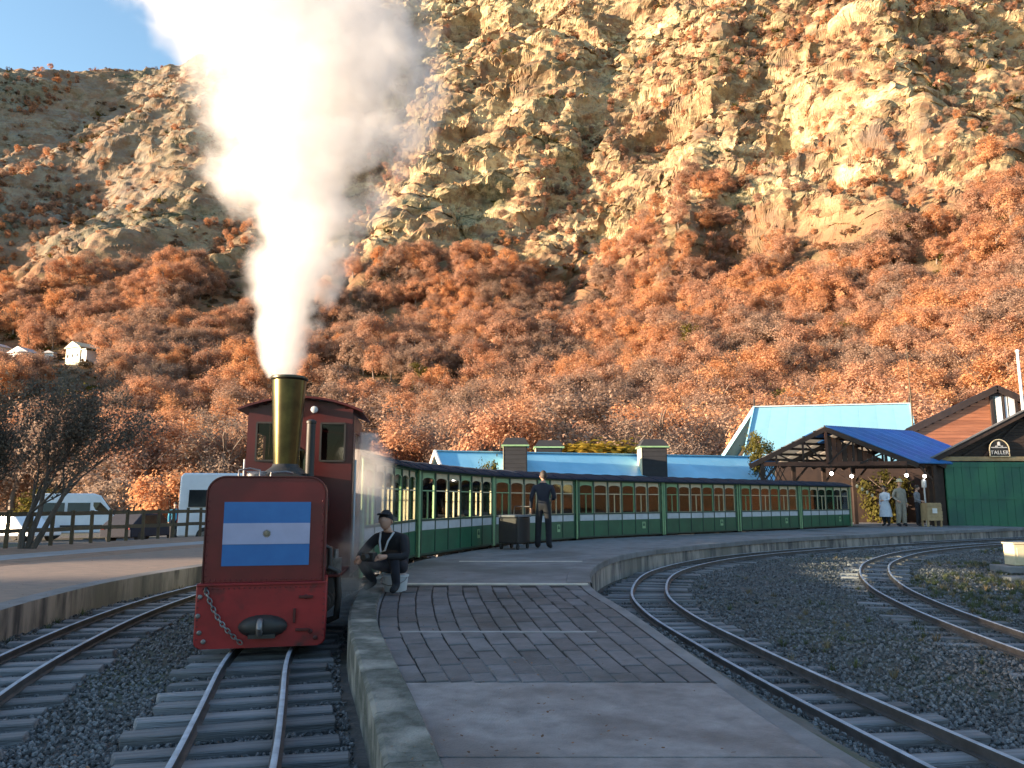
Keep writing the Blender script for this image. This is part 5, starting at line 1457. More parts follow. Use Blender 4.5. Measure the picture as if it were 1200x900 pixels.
# man crouching on a white stool at the platform edge
seat = dict(pelvis=(0, .10, .30), spine=(0, .04, .44), chest=(0, -.08, .61), neck=(0, -.15, .71), head=(0, -.20, .775), shL=(.19, -.09, .645), elL=(.29, -.22, .43), wrL=(.13, -.42, .44), shR=(-.19, -.09, .645), elR=(-.32, -.22, .45), wrR=(-.22, -.44, .42),
            hipL=(.10, .08, .28), knL=(.19, -.33, .42), anL=(.16, -.20, .09), toL=(.19, -.36, .045), hipR=(-.10, .08, .28), knR=(-.34, -.26, .40), anR=(-.25, -.02, .10), toR=(-.31, -.17, .045))
px = onz(461, 697, PLAT)
man, J, T = person((px[0] - .05, px[1] + .32, PLAT), R(-22), 'man in black jacket and cap crouching on a low white stool at the platform edge', seat,
                   [SK, M['clothblack'], M['clothnavy']], {'spine': 1, 'chest': 1, 'neck': 1, 'sh': 1, 'el': 1, 'wr': 1, 'hip': 2, 'kn': 2, 'an': 2, 'to': 1}, 1.0, head=(R(12), R(-22)), rad=dict(spine=(.17, .14), chest=(.19, .14)), hands={'L': (Vector((-.6, -.7, -.1)), Vector((-.5, .3, -.8))), 'R': (Vector((.5, -.8, -.2)), Vector((.5, .3, -.8)))})
hair(man, T, cap=True, mat='clothblack')
k = MB(); k.tube([(-.09, -.17, .71), (-.055, -.25, .60), (-.02, -.27, .48), (.03, -.265, .50), (.06, -.25, .61), (.09, -.17, .71)], .013, 6); k.build('lanyard', M['band'], man, smooth=60)
k = MB(); k.box((-.03, -.50, .44), (.15, .10, .10)); k.lathe([(.04, 0), (.045, .02), (.04, .09)], 14, Matrix.Translation((-.03, -.55, .44)) @ Euler((R(90), 0, 0)).to_matrix().to_4x4()); cmx = k.build('camera', M['black'], loc=man.location, rot=man.rotation_euler, bevel=.008); tag(cmx, 'small black camera held in the hands of the crouching man', 'camera')
k = MB()
st_ = empty('low_stool', man.location, R(-22), 'low white bucket-like stool under the crouching man', 'stool')
k.lathe([(.13, 0), (.135, .02), (.15, .17), (.16, .175), (.16, .195), (.145, .20)], 24, Matrix.Translation((0, .05, 0))); k.build('bucket', M['band'], st_, smooth=40)
k = MB(); k.tube([(-.155, .05, .17), (-.17, -.02, .14), (-.12, -.08, .1), (.0, -.11, .08), (.12, -.08, .1), (.17, -.02, .14), (.155, .05, .17)], .006, 6); k.build('handle', M['steel'], st_, smooth=60)
tbg = empty('tool_bag', (px[0] - .62, px[1] + .25, plat_z(px[1]) + .02), .3, 'small dark bag lying on the kerb beside the crouching man', 'bag'); k = MB(); k.box((0, 0, .08), (.34, .18, .15)); k.build('body', M['clothblack'], tbg, bevel=.05); k = MB(); k.tube([(-.1, 0, .15), (-.08, 0, .22), (.08, 0, .22), (.1, 0, .15)], .012, 6); k.build('handle', M['steel'], tbg, smooth=60)
# person standing by the carriages
st = dict(shL=(.20, .01, 1.41), elL=(.27, .06, 1.14), wrL=(.30, -.02, .90), shR=(-.20, .01, 1.41), elR=(-.27, .0, 1.15), wrR=(-.17, -.20, 1.12), anL=(.13, .03, .09), anR=(-.13, .03, .09), knL=(.12, -.01, .5), knR=(-.12, -.01, .5), toL=(.16, -.12, .045), toR=(-.16, -.12, .045))
p = onz(637, 643, PLAT)
s1, J, T = person((p[0], p[1], PLAT), R(165), 'person in dark uniform standing on the platform beside the open carriage door', st, [SK, M['clothnavy'], M['clothblack']], {'spine': 1, 'chest': 1, 'neck': 1, 'sh': 1, 'el': 1, 'wr': 1, 'hip': 2, 'kn': 2, 'an': 2, 'to': 2}, 1.0, head=(R(25), 0), rad=dict(kn=(.085, .08), an=(.075, .075)))
hair(s1, T)
# made-up black cart standing in for a dark shape at the carriage
p = onz(603, 643, PLAT); kk = empty('stand_in_cart', (p[0], p[1] - .05, PLAT), R(-24), 'made-up black cart in place of a dark shape by the carriage, beside the dark-clothed person', 'cart')
k = MB(); k.box((0, 0, .42), (.50, .7, .58)); k.build('bin', M['black'], kk, bevel=.03); k = MB(); k.box((0, 0, .74), (.54, .74, .05)); k.build('lid', M['clothgrey'], kk, bevel=.015)
for sx in (-1, 1):
    for sy in (-1, 1):
        k = MB(); k.lathe([(.03, -.02), (.06, -.02), (.06, .02), (.03, .02)], 12, Matrix.Translation((sx * .2, sy * .28, .06)) @ Euler((0, R(90), 0)).to_matrix().to_4x4()); k.build('castor', M['tyre'], kk)
k = MB(); k.tube([(-.2, .36, .6), (-.2, .46, .95), (.2, .46, .95), (.2, .36, .6)], .015, 6); k.build('handle', M['steel'], kk, smooth=60)
# group under the canopy
gp = 'people gathered under the canopy'
p = ony(1038, 600, 33.4)
w1, J, T = person((p[0], p[1], PLAT), R(-60), 'person in long pale coat and dark boots standing near the last carriage', {'elL': (.27, -.12, 1.16), 'wrL': (.15, -.33, 1.12)}, [SK, M['clothwhite'], M['clothblack']], {'spine': 1, 'chest': 1, 'neck': 1, 'sh': 1, 'el': 1, 'wr': 1, 'hip': 1, 'kn': 1, 'an': 2, 'to': 2}, .98, head=(R(-10), 0), rad=dict(pelvis=(.19, .16), hip=(.15, .14), kn=(.13, .12)))
hair(w1, T, long_=True)
k = MB(); k.lathe([(.15, 1.05), (.19, .92), (.24, .70), (.265, .42), (.255, .42), (.2, .8)], 18, None, cap=False); k.build('coat_skirt', M['clothwhite'], w1, smooth=60)
p = ony(1056, 600, 33.2)
w2, J, T = person((p[0], p[1], PLAT), R(10), 'tall person in khaki overalls and pale hat standing under the canopy', {'elR': (-.30, .02, 1.14), 'wrR': (-.26, -.2, 1.0), 'anL': (.14, .03, .09), 'anR': (-.14, .03, .09)}, [SK, M['clothkhaki'], M['clothblack']], {'spine': 1, 'chest': 1, 'neck': 1, 'sh': 1, 'el': 1, 'wr': 1, 'hip': 1, 'kn': 1, 'an': 1, 'to': 2}, 1.10, rad=dict(spine=(.19, .15), chest=(.20, .15), hip=(.13, .13), kn=(.105, .1), an=(.085, .085), pelvis=(.19, .15)))
k = MB(); k.lathe([(.17, .035), (.175, .045), (.10, .06), (.095, .14), (.06, .165), (.01, .168)], 20, T @ Matrix.Translation((0, .005, .02))); k.build('hat', M['cream'], w2, smooth=50)
p = ony(1076, 600, 33.5)
w3, J, T = person((p[0], p[1], PLAT), R(40), 'person in grey jacket and dark trousers standing beside the wooden crate', {'elR': (-.28, -.05, 1.15), 'wrR': (-.18, -.25, 1.08)}, [SK, M['clothgrey'], M['clothblack']], {'spine': 1, 'chest': 1, 'neck': 1, 'sh': 1, 'el': 1, 'wr': 1, 'hip': 2, 'kn': 2, 'an': 2, 'to': 2}, .99, head=(R(20), 0))
hair(w3, T)
# wooden crate stand with a post
p = ony(1091, 600, 33.3); cr = empty('wooden_crate', (p[0], p[1], PLAT), R(8), 'pale wooden crate on short legs beside the green shed door', 'crate')
cr.scale = (.72, .72, .95)
for i in range(5): MB().box((0, -.32, .33 + i * .15), (.98 - .05 * (i > 2), .03, .13)).build('plank', M['woodpale'], cr)
MB().box((0, 0, .66), (.92, .6, .78)).build('box', M['woodpale'], cr); MB().box((0, -.345, .70), (.30, .02, .22)).build('paper', M['white'], cr)
for sx in (-.42, .42): MB().box((sx, -.25, .15), (.09, .09, .3)).build('leg', M['woodpale'], cr); MB().box((sx, .25, .15), (.09, .09, .3)).build('leg', M['woodpale'], cr)
p = Vector(ony(1097, 600, 33.2)); k = MB(); k.tube([(0, 0, 0), (0, 0, 1.7)], [.04, .035], 8); k.lathe([(.09, 1.68), (.10, 1.72), (.10, 1.98), (.03, 2.05)], 10); k.box((0, 0, .02), (.3, .3, .04)); tag(k.build('lamp_post', M['band'], loc=(p.x, p.y + .8, PLAT - .02), smooth=40), 'short pale lamp post behind the wooden crate', 'post')
# person in blue jacket beyond the fence
q = Vector(ony(203, 632, 35)); zq = float(gz(q.x, 35))
w4, J, T = person((q.x, 35, zq), R(30), 'person in turquoise jacket and black trousers standing beyond the fence near the half hidden van', {}, [SK, M['clothblue'], M['clothblack']], {'spine': 1, 'chest': 1, 'neck': 1, 'sh': 1, 'el': 1, 'wr': 1, 'hip': 2, 'kn': 2, 'an': 2, 'to': 2}, 1.0)
hair(w4, T)

# ================================================================== TREES
def leaf_mat(name, c1, c2, c3, trans=.42):
    m = bpy.data.materials.new(name); m.use_nodes = True
    nt = m.node_tree; N = nt.nodes; L = nt.links
    N.remove(N['Principled BSDF'])
    oi = N.new('ShaderNodeObjectInfo'); gi = N.new('ShaderNodeNewGeometry')
    no = N.new('ShaderNodeTexNoise'); no.inputs['Scale'].default_value = .025; no.inputs['Detail'].default_value = 3
    L.new(gi.outputs['Position'], no.inputs['Vector'])
    ramp = N.new('ShaderNodeValToRGB'); e = ramp.color_ramp.elements
    e[0].position = .1; e[0].color = (*c1, 1); e[1].position = .9; e[1].color = (*c3, 1); x = e.new(.5); x.color = (*c2, 1)
    ad = N.new('ShaderNodeMath'); ad.operation = 'MULTIPLY_ADD'; ad.inputs[1].default_value = 2.2; ad.inputs[2].default_value = -1.1
    L.new(no.outputs[0], ad.inputs[0])
    ad2 = N.new('ShaderNodeMath'); ad2.operation = 'MULTIPLY_ADD'; ad2.inputs[1].default_value = .85
    L.new(oi.outputs['Random'], ad2.inputs[0]); L.new(ad.outputs[0], ad2.inputs[2])
    ad3 = N.new('ShaderNodeMath'); ad3.operation = 'ADD'; ad3.inputs[1].default_value = .06; L.new(ad2.outputs[0], ad3.inputs[0])
    L.new(ad3.outputs[0], ramp.inputs[0])
    rr = N.new('ShaderNodeMapRange'); rr.inputs[3].default_value = .75; rr.inputs[4].default_value = 1.25; L.new(gi.outputs['Random Per Island'], rr.inputs[0])
    hs = N.new('ShaderNodeHueSaturation'); L.new(rr.outputs[0], hs.inputs['Value']); L.new(ramp.outputs[0], hs.inputs['Color'])
    d = N.new('ShaderNodeBsdfDiffuse'); t = N.new('ShaderNodeBsdfTranslucent'); L.new(hs.outputs[0], d.inputs[0]); L.new(hs.outputs[0], t.inputs[0])
    mx = N.new('ShaderNodeMixShader'); mx.inputs[0].default_value = trans; L.new(d.outputs[0], mx.inputs[1]); L.new(t.outputs[0], mx.inputs[2])
    L.new(mx.outputs[0], N['Material Output'].inputs['Surface'])
    return m
RUST = leaf_mat('rust_leaves', (0.36, 0.25, 0.19), (0.52, 0.30, 0.20), (0.60, 0.32, 0.165))
SCRUB = leaf_mat('scrub_leaves', (0.13, 0.095, 0.06), (0.22, 0.125, 0.078), (0.32, 0.155, 0.085))
GREY = leaf_mat('grey_twigs', (0.32, 0.24, 0.19), (0.43, 0.29, 0.21), (0.50, 0.31, 0.21))
OLIVE = leaf_mat('olive_leaves', (0.05, 0.055, 0.02), (0.09, 0.085, 0.025), (0.16, 0.13, 0.03))
YELL = leaf_mat('yellow_leaves', (0.25, 0.18, 0.03), (0.34, 0.24, 0.04), (0.4, 0.3, 0.05))
def crown_mesh(name, seed, n, mat, rx=.5, rz=.46, zc=.58, clumps=30, leaf=.03, spread=.16, up=.3):
    """unit-height tree crown: small leaf triangles gathered in clumps through the crown's volume"""
    r_ = np.random.default_rng(seed)
    u = r_.normal(size=(clumps, 3)); u /= np.linalg.norm(u, axis=1)[:, None]
    rad = r_.uniform(.35, 1.0, clumps) ** .55
    c = u * rad[:, None] * np.array([rx, rx, rz]); c[:, 2] += zc
    lob = 1 + .35 * np.sin(np.arctan2(u[:, 1], u[:, 0]) * 3 + seed) * r_.uniform(.3, 1, clumps)
    c[:, :2] *= lob[:, None]
    c[:, 2] = np.maximum(c[:, 2], .14)
    k = r_.integers(0, clumps, n)
    off = r_.normal(size=(n, 3)) * spread * r_.uniform(.5, 1.1, (clumps, 1))[k] * np.array([.62, .62, .55])
    p = c[k] + off
    d = p - np.array([0, 0, zc - .2]); d /= np.linalg.norm(d, axis=1)[:, None] + 1e-6
    nr = d + r_.normal(size=(n, 3)) * .55; nr[:, 2] += up; nr /= np.linalg.norm(nr, axis=1)[:, None]
    t = np.cross(nr, r_.normal(size=(n, 3))); t /= np.linalg.norm(t, axis=1)[:, None]; b = np.cross(nr, t)
    s = leaf * r_.uniform(.6, 1.5, n)[:, None]
    v = np.stack([p - t * s * .5 - b * s * .4, p + t * s * .5 - b * s * .3, p + b * s * .75], 1).reshape(-1, 3)
    return mesh_np(name, v, np.arange(len(v)).reshape(-1, 3), mat, smooth=False)
def trunk_mesh(name, seed, mat, limbs=9, h=.8, r0=.028):
    r_ = random.Random(seed); k = MB()
    pts = [Vector((0, 0, -.05))]; 
    for i in range(5): pts.append(Vector((pts[-1].x + r_.uniform(-.03, .03), pts[-1].y + r_.uniform(-.03, .03), (i + 1) / 5 * h)))
    k.tube(pts, [r0 * (1 - .8 * i / 5) for i in range(6)], 6)
    for i in range(limbs):
        t = r_.uniform(.25, .95); f = t * 5; j = min(4, int(f)); p = pts[j].lerp(pts[j + 1], f - j); a = r_.uniform(0, 6.28); L = r_.uniform(.2, .42) * (1.1 - .4 * t)
        q = p + Vector((math.cos(a) * L * .7, math.sin(a) * L * .7, L * .55)); e = q + Vector((math.cos(a + .3) * L * .35, math.sin(a + .3) * L * .35, L * .35))
        k.tube([p, q, e], [r0 * .42 * (1.1 - t * .6), r0 * .25, r0 * .08], 5)
        e2 = p.lerp(q, .6) + Vector((math.cos(a - .8) * L * .4, math.sin(a - .8) * L * .4, L * .3)); k.tube([p.lerp(q, .6), e2], [r0 * .2, r0 * .06], 4)
    return k.mesh(name, mat, 60)
crowns = [crown_mesh('crown', 100 + i, 8000, RUST, rx=[.37, .42, .33, .40, .44, .31][i], rz=[.42, .40, .44, .42, .38, .45][i], clumps=[60, 52, 64, 56, 50, 60][i], leaf=.021, spread=.10) for i in range(6)]
crowns += [crown_mesh('crown', 200 + i, 5200, GREY, rx=[.32, .38][i], rz=.44, clumps=60, leaf=.017, spread=.12) for i in range(2)]
crowns += [crown_mesh('crown', 300, 3600, OLIVE, rx=.24, rz=.46, clumps=40, leaf=.032, spread=.12)]
trunks = [trunk_mesh('trunk', 400 + i, pm('trunkbark', (0.21, 0.17, 0.145), (0.13, 0.10, 0.085), 8, .9)) for i in range(4)]
# joined trunk+crown meshes for the far mass
def joined(i):
    c = crowns[i]; t = trunks[i % 4]; bm = bmesh.new(); bm.from_mesh(t); n = len(bm.faces); bm.from_mesh(c)
    bm.faces.ensure_lookup_table()
    for f in bm.faces[n:]: f.material_index = 1
    me = bpy.data.meshes.new('forest_tree'); bm.to_mesh(me); bm.free(); me.materials.append(t.materials[0]); me.materials.append(c.materials[0]); return me
far_src = [joined(i) for i in range(9)]
# forest points
NP = 26000
ya = rng.uniform(52 ** 2, 420 ** 2, NP) ** .5; xa = rng.uniform(-.86, .86, NP) * ya
qv = ya - base_y(xa)
tl = 222 - 14 * (1 - sstep(-150, 10, xa)) + (fbm((xa - .5 * ya) / 60, (ya + .6 * xa) / 200, 33, 3) - .5) * 170
dens = fbm(xa / 26, ya / 26, 55, 3)
steep = (mount(xa, ya + 2) - mount(xa, ya - 2)) / 4
lower = (qv > -26) & (qv < tl) & (dens > .36)
upper = (qv >= tl) & (qv < tl + 150) & (steep < 1.6) & (fbm((xa - .6 * ya) / 26 + 9, (ya + .6 * xa) / 70, 66, 3) > .55) & (rng.random(NP) < .4)
keep = (lower & (rng.random(NP) < .90)) | upper
# clearings: round the houses and in front of them, the car park and the station itself
for (hx_, hy_) in HOUSES:
    keep &= ~((np.hypot(xa - hx_, ya - hy_) < 8.5))
    t_ = ya / hy_; keep &= ~((np.abs(xa - hx_ * t_) < 7) & (ya < hy_) & (ya > hy_ - 46))
keep &= ~((ya < 62) & (xa > -4) & (xa < 60)) & ~((ya < 72) & (xa < -8) & (xa > -46))
xa, ya, up_ = xa[keep], ya[keep], upper[keep]
# wooded gullies climbing through the crags
for pts_, wid, num in (([(600, 300), (640, 255), (690, 215), (740, 170), (790, 125), (840, 85), (890, 52), (960, 32), (1060, 25), (1190, 36)], 8, 620), ([(415, 275), (440, 235), (462, 195)], 6, 90), ([(8, 122), (80, 97), (150, 82), (215, 66)], 6, 160), ([(900, 270), (1010, 225), (1120, 215), (1195, 190)], 7, 200), ([(0, 300), (60, 250), (110, 215)], 7, 120)):
    W_ = np.array([h_[:2] for h_ in map(lambda q: hit(*q), pts_) if h_])
    if len(W_) < 2: continue
    num = int(num * len(W_) / len(pts_)); t_ = rng.uniform(0, len(W_) - 1, num); j_ = np.arange(len(W_))
    xa = np.append(xa, np.interp(t_, j_, W_[:, 0]) + rng.normal(size=num) * wid); ya = np.append(ya, np.interp(t_, j_, W_[:, 1]) + rng.normal(size=num) * wid); up_ = np.append(up_, np.ones(num, bool))
# thin to a minimum spacing
cell = {}; sel = []
order = np.argsort(ya)
for i in order:
    mind = 4.5 if not up_[i] else 2.6
    cx_, cy_ = int(xa[i] // 4), int(ya[i] // 4); ok = True
    for dx in (-1, 0, 1):
        for dy in (-1, 0, 1):
            for j in cell.get((cx_ + dx, cy_ + dy), ()):
                if (xa[i] - xa[j]) ** 2 + (ya[i] - ya[j]) ** 2 < mind * mind: ok = False
    if ok: cell.setdefault((cx_, cy_), []).append(i); sel.append(i)
sel = np.array(sel); xa, ya, up_ = xa[sel], ya[sel], up_[sel]
za = np.maximum(mount(xa, ya), gz(xa, ya)); n = len(xa)
PV = Pm.reshape(-1, 3); up_idx = np.where(up_)[0]
ja = np.clip(np.searchsorted(aa, xa / ya), 0, na_ - 1); jy = np.clip(np.searchsorted(yy, ya), 0, ny_ - 1)
qa = ya - base_y(xa); high = qa > 150
vx = Pm[jy, ja]; xa = np.where(high, vx[:, 0], xa); ya = np.where(high, vx[:, 1], ya); za = np.where(high, vx[:, 2], za)
ht = np.where(up_, rng.uniform(2.4, 5.2, n), rng.uniform(7.5, 12.5, n))
ix = rng.choice(9, n, p=[.16, .16, .15, .15, .14, .14, .045, .045, .01])
grey_near = (ya < 112) & (rng.random(n) < .38); ix = np.where(grey_near, rng.integers(6, 8, n), ix)
rz_ = rng.uniform(0, 6.28, n)
size = ht / ya
inview = np.abs(xa / ya) < .70
big_i = np.argsort(-(size * inview * ~up_))[:288]
isb = np.zeros(n, bool); isb[big_i] = True
SHAPE = ['rounded', 'broad', 'tall rounded', 'uneven', 'low spreading', 'slender']
def zone(x, y):
    u = 600 + FPX * x / y
    w = 'above the car park' if u < 230 else 'behind the locomotive' if u < 490 else 'behind the blue-roofed station hall' if u < 880 else 'behind the pale blue roof' if u < 1070 else 'behind the wooden chalet'
    return w + (', on low ground' if y < 95 else ', higher up')
for i in big_i:
    i = int(i); v_ = int(ix[i]); kd = 0 if v_ < 6 else (6 if v_ < 8 else 8)
    lab_ = {0: 'rust orange tree with %s crown ' % SHAPE[v_ % 6], 6: 'nearly bare grey-brown %s tree ' % ['slim', 'wide'][v_ % 2], 8: 'dark olive evergreen '}[kd] + zone(xa[i], ya[i])
    o = empty('autumn_tree' if kd == 0 else ('bare_tree' if kd == 6 else 'evergreen_tree'), (xa[i], ya[i], za[i] - .15), rz_[i], lab_, 'tree', 'trees of the wood: ' + lab_)
    o.scale = (ht[i] * rng.uniform(.9, 1.15), ht[i], ht[i])
    link('trunk', trunks[v_ % 4], o); link('crown', crowns[v_], o)
f_ = ~isb
scatter('far_forest', np.stack([xa, ya, za - .15], -1)[f_], np.stack([0 * xa, 0 * xa, rz_], -1)[f_], np.stack([ht * rng.uniform(.95, 1.25, n), ht * 1.05, ht], -1)[f_], ix[f_], far_src, 'rust coloured autumn wood covering the lower mountain slope', 'forest')
# low scrub and small trees on the rocks, rooted on the crag surface itself
Nn2 = np.cross(np.gradient(Pm, axis=1), np.gradient(Pm, axis=0)); ar = np.linalg.norm(Nn2, axis=-1); nz = Nn2[..., 2] / (ar + 1e-9)
bx_n, by_n, bz_n = Pm[..., 0], Pm[..., 1], Pm[..., 2]
band = fbm((bx_n + .3 * bz_n) / 34 + 4, (bz_n - .55 * bx_n) / 17, 13, 4)
spot = fbm(bx_n / 11, (by_n + bz_n) / 11, 19, 3)
inv = (np.abs(bx_n / by_n) < .8) & (by_n < 560) & (qm > 20)
wgt = ar * inv * sstep(.18, .5, nz) * (sstep(.47, .56, band) + .10 * sstep(.5, .62, spot) + .5 * (qm < 190))
wgt = (wgt / wgt.sum()).ravel()
nb_ = 9000
pk = rng.choice(wgt.size, nb_, p=wgt)
PB = Pm.reshape(-1, 3)[pk] + rng.normal(size=(nb_, 3)) * np.array([.5, .5, .05])
for (hx_, hy_) in HOUSES:
    kb = np.hypot(PB[:, 0] - hx_, PB[:, 1] - hy_) > 7; PB = PB[kb]
nb_ = len(PB)
bush_src = [crown_mesh('scrub', 500 + i, 520, [SCRUB, SCRUB, OLIVE, SCRUB, RUST][i], rx=.5, rz=.44, zc=.4, clumps=12, leaf=.085, spread=.2) for i in range(5)]
hb = rng.uniform(.8, 2.2, nb_) * (1 + 1.0 * (rng.random(nb_) < .22))
scatter('mountain_scrub', PB - np.array([0, 0, .15]), np.stack([0 * hb, 0 * hb, rng.uniform(0, 6.28, nb_)], -1), np.stack([hb * 1.25, hb * 1.25, hb], -1), rng.choice(5, nb_, p=[.34, .26, .18, .2, .02]), bush_src, 'low brown and olive scrub on the ledges of the mountain', 'scrub')

# wind-bent bare tree at the fence
def bare_tree(loc_, H, lean, label, seed, name='wind_bent_tree', leafm=None, nleaf=3000, lsize=.05):
    o = empty(name, loc_, 0, label, 'tree'); r_ = random.Random(seed); k = MB(); tips = []
    def grow(p, d, L, r0, lev):
        n = 4; pts = [p]; rs = [r0]
        for i in range(n):
            d = (d + Vector((r_.uniform(-.22, .22) + lean * .10, r_.uniform(-.22, .22), r_.uniform(-.05, .18)))).normalized(); pts.append(pts[-1] + d * L / n); rs.append(r0 * (1 - .55 * (i + 1) / n))
        k.tube(pts, rs, 8 if lev < 2 else 4, cap=False)
        if lev >= 2: tips.extend(pts[1:])
        if lev < 5:
            for i in range(3 if lev < 3 else 3):
                j = r_.randint(1 if lev else 2, n); a = r_.uniform(0, 6.28); sp = r_.uniform(.5, 1.0)
                nd = (d + Vector((math.cos(a) * sp + lean * .25, math.sin(a) * sp, r_.uniform(0, .5)))).normalized()
                grow(pts[j], nd, L * r_.uniform(.55, .78), max(.006, rs[j] * .65), lev + 1)
    for s_ in range(3): grow(Vector((.12 * (s_ - 1), .1 * (s_ % 2), -.1)), Vector(((s_ - 1) * .28 + lean * .12, r_.uniform(-.1, .1), 1)).normalized(), H * .42, .085, 0)
    k.build('trunk', M['bark'], o, smooth=70)
    if leafm:
        R2 = np.random.default_rng(seed); T_ = np.array([tuple(t) for t in tips]); kk = R2.integers(0, len(T_), nleaf); p = T_[kk] + R2.normal(size=(nleaf, 3)) * .10
        nr = R2.normal(size=(nleaf, 3)); nr /= np.linalg.norm(nr, axis=1)[:, None]; t = np.cross(nr, R2.normal(size=(nleaf, 3))); t /= np.linalg.norm(t, axis=1)[:, None]; b = np.cross(nr, t); s_ = lsize * R2.uniform(.5, 1.4, nleaf)[:, None]
        v = np.stack([p - t * s_ * .5, p + t * s_ * .5, p + b * s_], 1).reshape(-1, 3); link('crown', mesh_np('crown', v, np.arange(len(v)).reshape(-1, 3), leafm, False), o)
    return o
DULL = leaf_mat('dull_leaves', (0.085, 0.08, 0.07), (0.14, 0.125, 0.105), (0.23, 0.18, 0.14), .25)
p = onz(24, 644, .28); bare_tree((p[0], p[1] + .2, .28), 4.9, .45, 'sparse dark wind-bent tree with several stems growing at the timber fence', 5, leafm=DULL, nleaf=9000, lsize=.06)
p = onz(-60, 648, .28); bare_tree((p[0], p[1] + .6, .28), 4.8, .35, 'sparse dark tree at the fence next to the wind-bent one, farther from the vans', 9, name='sparse_tree', leafm=DULL, nleaf=9000, lsize=.06)
# shrubs by the buildings
def shrub(loc_, h, w, mat, label, seed, name='shrub', n=2600, leaf=.05):
    o = empty(name, loc_, seed * 1.3, label, 'shrub'); o.scale = (w, w, h)
    link('crown', crown_mesh('crown', seed, n, mat, rx=.5, rz=.48, zc=.5, clumps=26, leaf=leaf, spread=.17), o); link('trunk', trunks[seed % 4], o)
p = ony(700, 534, 56); shrub((p[0], 56, 2.6), 3.2, 9, YELL, 'broad yellow-green bush rising behind the blue station roof', 31, n=5000)
MB().box((p[0], 57, 1.2), (10, 3, 3.0)).build('x', M['ballast']) if False else None
p = ony(924, 520, 41); shrub((p[0], 46, 3.0), 2.6, 1.7, OLIVE, 'yellow-green treetop between the timber canopy and the pale blue roof', 32)
p = ony(573, 548, 39); o = shrub((p[0], 39, 0), 3.5, 1.3, OLIVE, 'small dark conifer in front of the blue station roof', 33)
p = ony(1020, 565, 40.5); shrub((p[0], 39.5, .4), 2.7, 2.4, OLIVE, 'leafy green shrub growing behind the people under the canopy', 34)
for i, (px_, Yp) in enumerate(((60, 58), (150, 60), (205, 55), (120, 66))):
    p = ony(px_, 560, Yp); shrub((p[0], Yp, float(land(p[0], Yp)) - .1), [3.2, 4.0, 4.6, 5][i], [5, 5, 4.5, 5.5][i], [OLIVE, GREY, RUST, GREY][i], ['olive thicket beyond the car park behind the white van', 'greyish thicket beyond the dark car', 'rust orange bush beyond the person in turquoise', 'large greyish thicket uphill of the car park'][i], 40 + i, n=4200, leaf=.04)

# ================================================================== BALLAST STONES AND WEEDS
def stone_mesh(seed):
    bm = bmesh.new(); bmesh.ops.create_icosphere(bm, subdivisions=1, radius=.5); r_ = random.Random(seed)
    for v in bm.verts: v.co = Vector((v.co.x * r_.uniform(.7, 1.2), v.co.y * r_.uniform(.6, 1.1), v.co.z * r_.uniform(.45, .85)))
    me = bpy.data.meshes.new('stone'); bm.to_mesh(me); bm.free(); me.materials.append(pm('stone', (0.145, 0.152, 0.165), (0.07, 0.073, 0.08), 2, .85, rnd=.6)); return me
NS = 170000
yg = 2.6 + 26 * rng.random(NS) ** 2.3; xg = rng.uniform(-.75, .80, NS) * (yg + 1.0)
def dist_track(tr):
    sx = tr.A[::4, 0]; sy = tr.A[::4, 1]
    return np.sqrt(np.min((xg[:, None] - sx[None]) ** 2 + (yg[:, None] - sy[None]) ** 2, axis=1))
Rx = np.interp(yg, Redge.A[:, 1], Redge.A[:, 0]); Lx = np.interp(yg, T_main.A[:, 1], T_main.A[:, 0]) + .8
onplat = (xg > Lx - .05) & (xg < Rx + .12)
LPx = np.interp(yg, TL.A[:, 1], TL.A[:, 0]); onplat |= xg < LPx
dm = np.minimum(np.minimum(dist_track(T_main), dist_track(T_left)), np.minimum(dist_track(T_right), dist_track(T_far)))
kg = ~onplat & (rng.random(NS) < np.clip(1.25 - dm * .28, .35, 1))
xg, yg = xg[kg], yg[kg]; ng = len(xg)
zg = gz(xg, yg); zg = np.where((xg > np.interp(yg, Redge.A[:, 1], Redge.A[:, 0])) & (xg < np.interp(yg, T_right.A[:, 1], T_right.A[:, 0]) - .36) & (yg < 9), zg + .10, zg)
sg_ = rng.uniform(.012, .036, ng) * (1 + yg * .02)
scatter('ballast_stones', np.stack([xg, yg, zg + sg_ * .15 + .01], -1), rng.uniform(-3, 3, (ng, 3)), np.stack([sg_ * 1.2] * 3, -1), rng.integers(0, 5, ng), [stone_mesh(i) for i in range(5)], 'loose grey ballast stones between the tracks', 'gravel')
# dry grass tufts
def tuft_mesh(seed, mat, n=26):
    r_ = np.random.default_rng(seed); vs = []
    for i in range(n):
        a = r_.uniform(0, 6.28); b = r_.uniform(.0, .25); L = r_.uniform(.5, 1.0); le_ = r_.uniform(.15, .7); p = np.array([math.cos(a) * b, math.sin(a) * b, 0]); t = p + np.array([math.cos(a) * le_ * L, math.sin(a) * le_ * L, L]); s_ = np.array([-math.sin(a), math.cos(a), 0]) * .035
        vs += [p - s_, p + s_, t]
    return mesh_np('tuft', np.array(vs), np.arange(len(vs)).reshape(-1, 3), mat, False)
GR1 = pm('grass', (0.07, 0.085, 0.035), (0.045, 0.06, 0.025), 3, .9, rnd=.4); GR2 = pm('drygrass', (0.20, 0.16, 0.09), (0.13, 0.10, 0.055), 3, .9, rnd=.4)
NT = 26000
yt = 3 + 30 * rng.random(NT) ** 1.4; xt = rng.uniform(-.75, .85, NT) * (yt + 1)
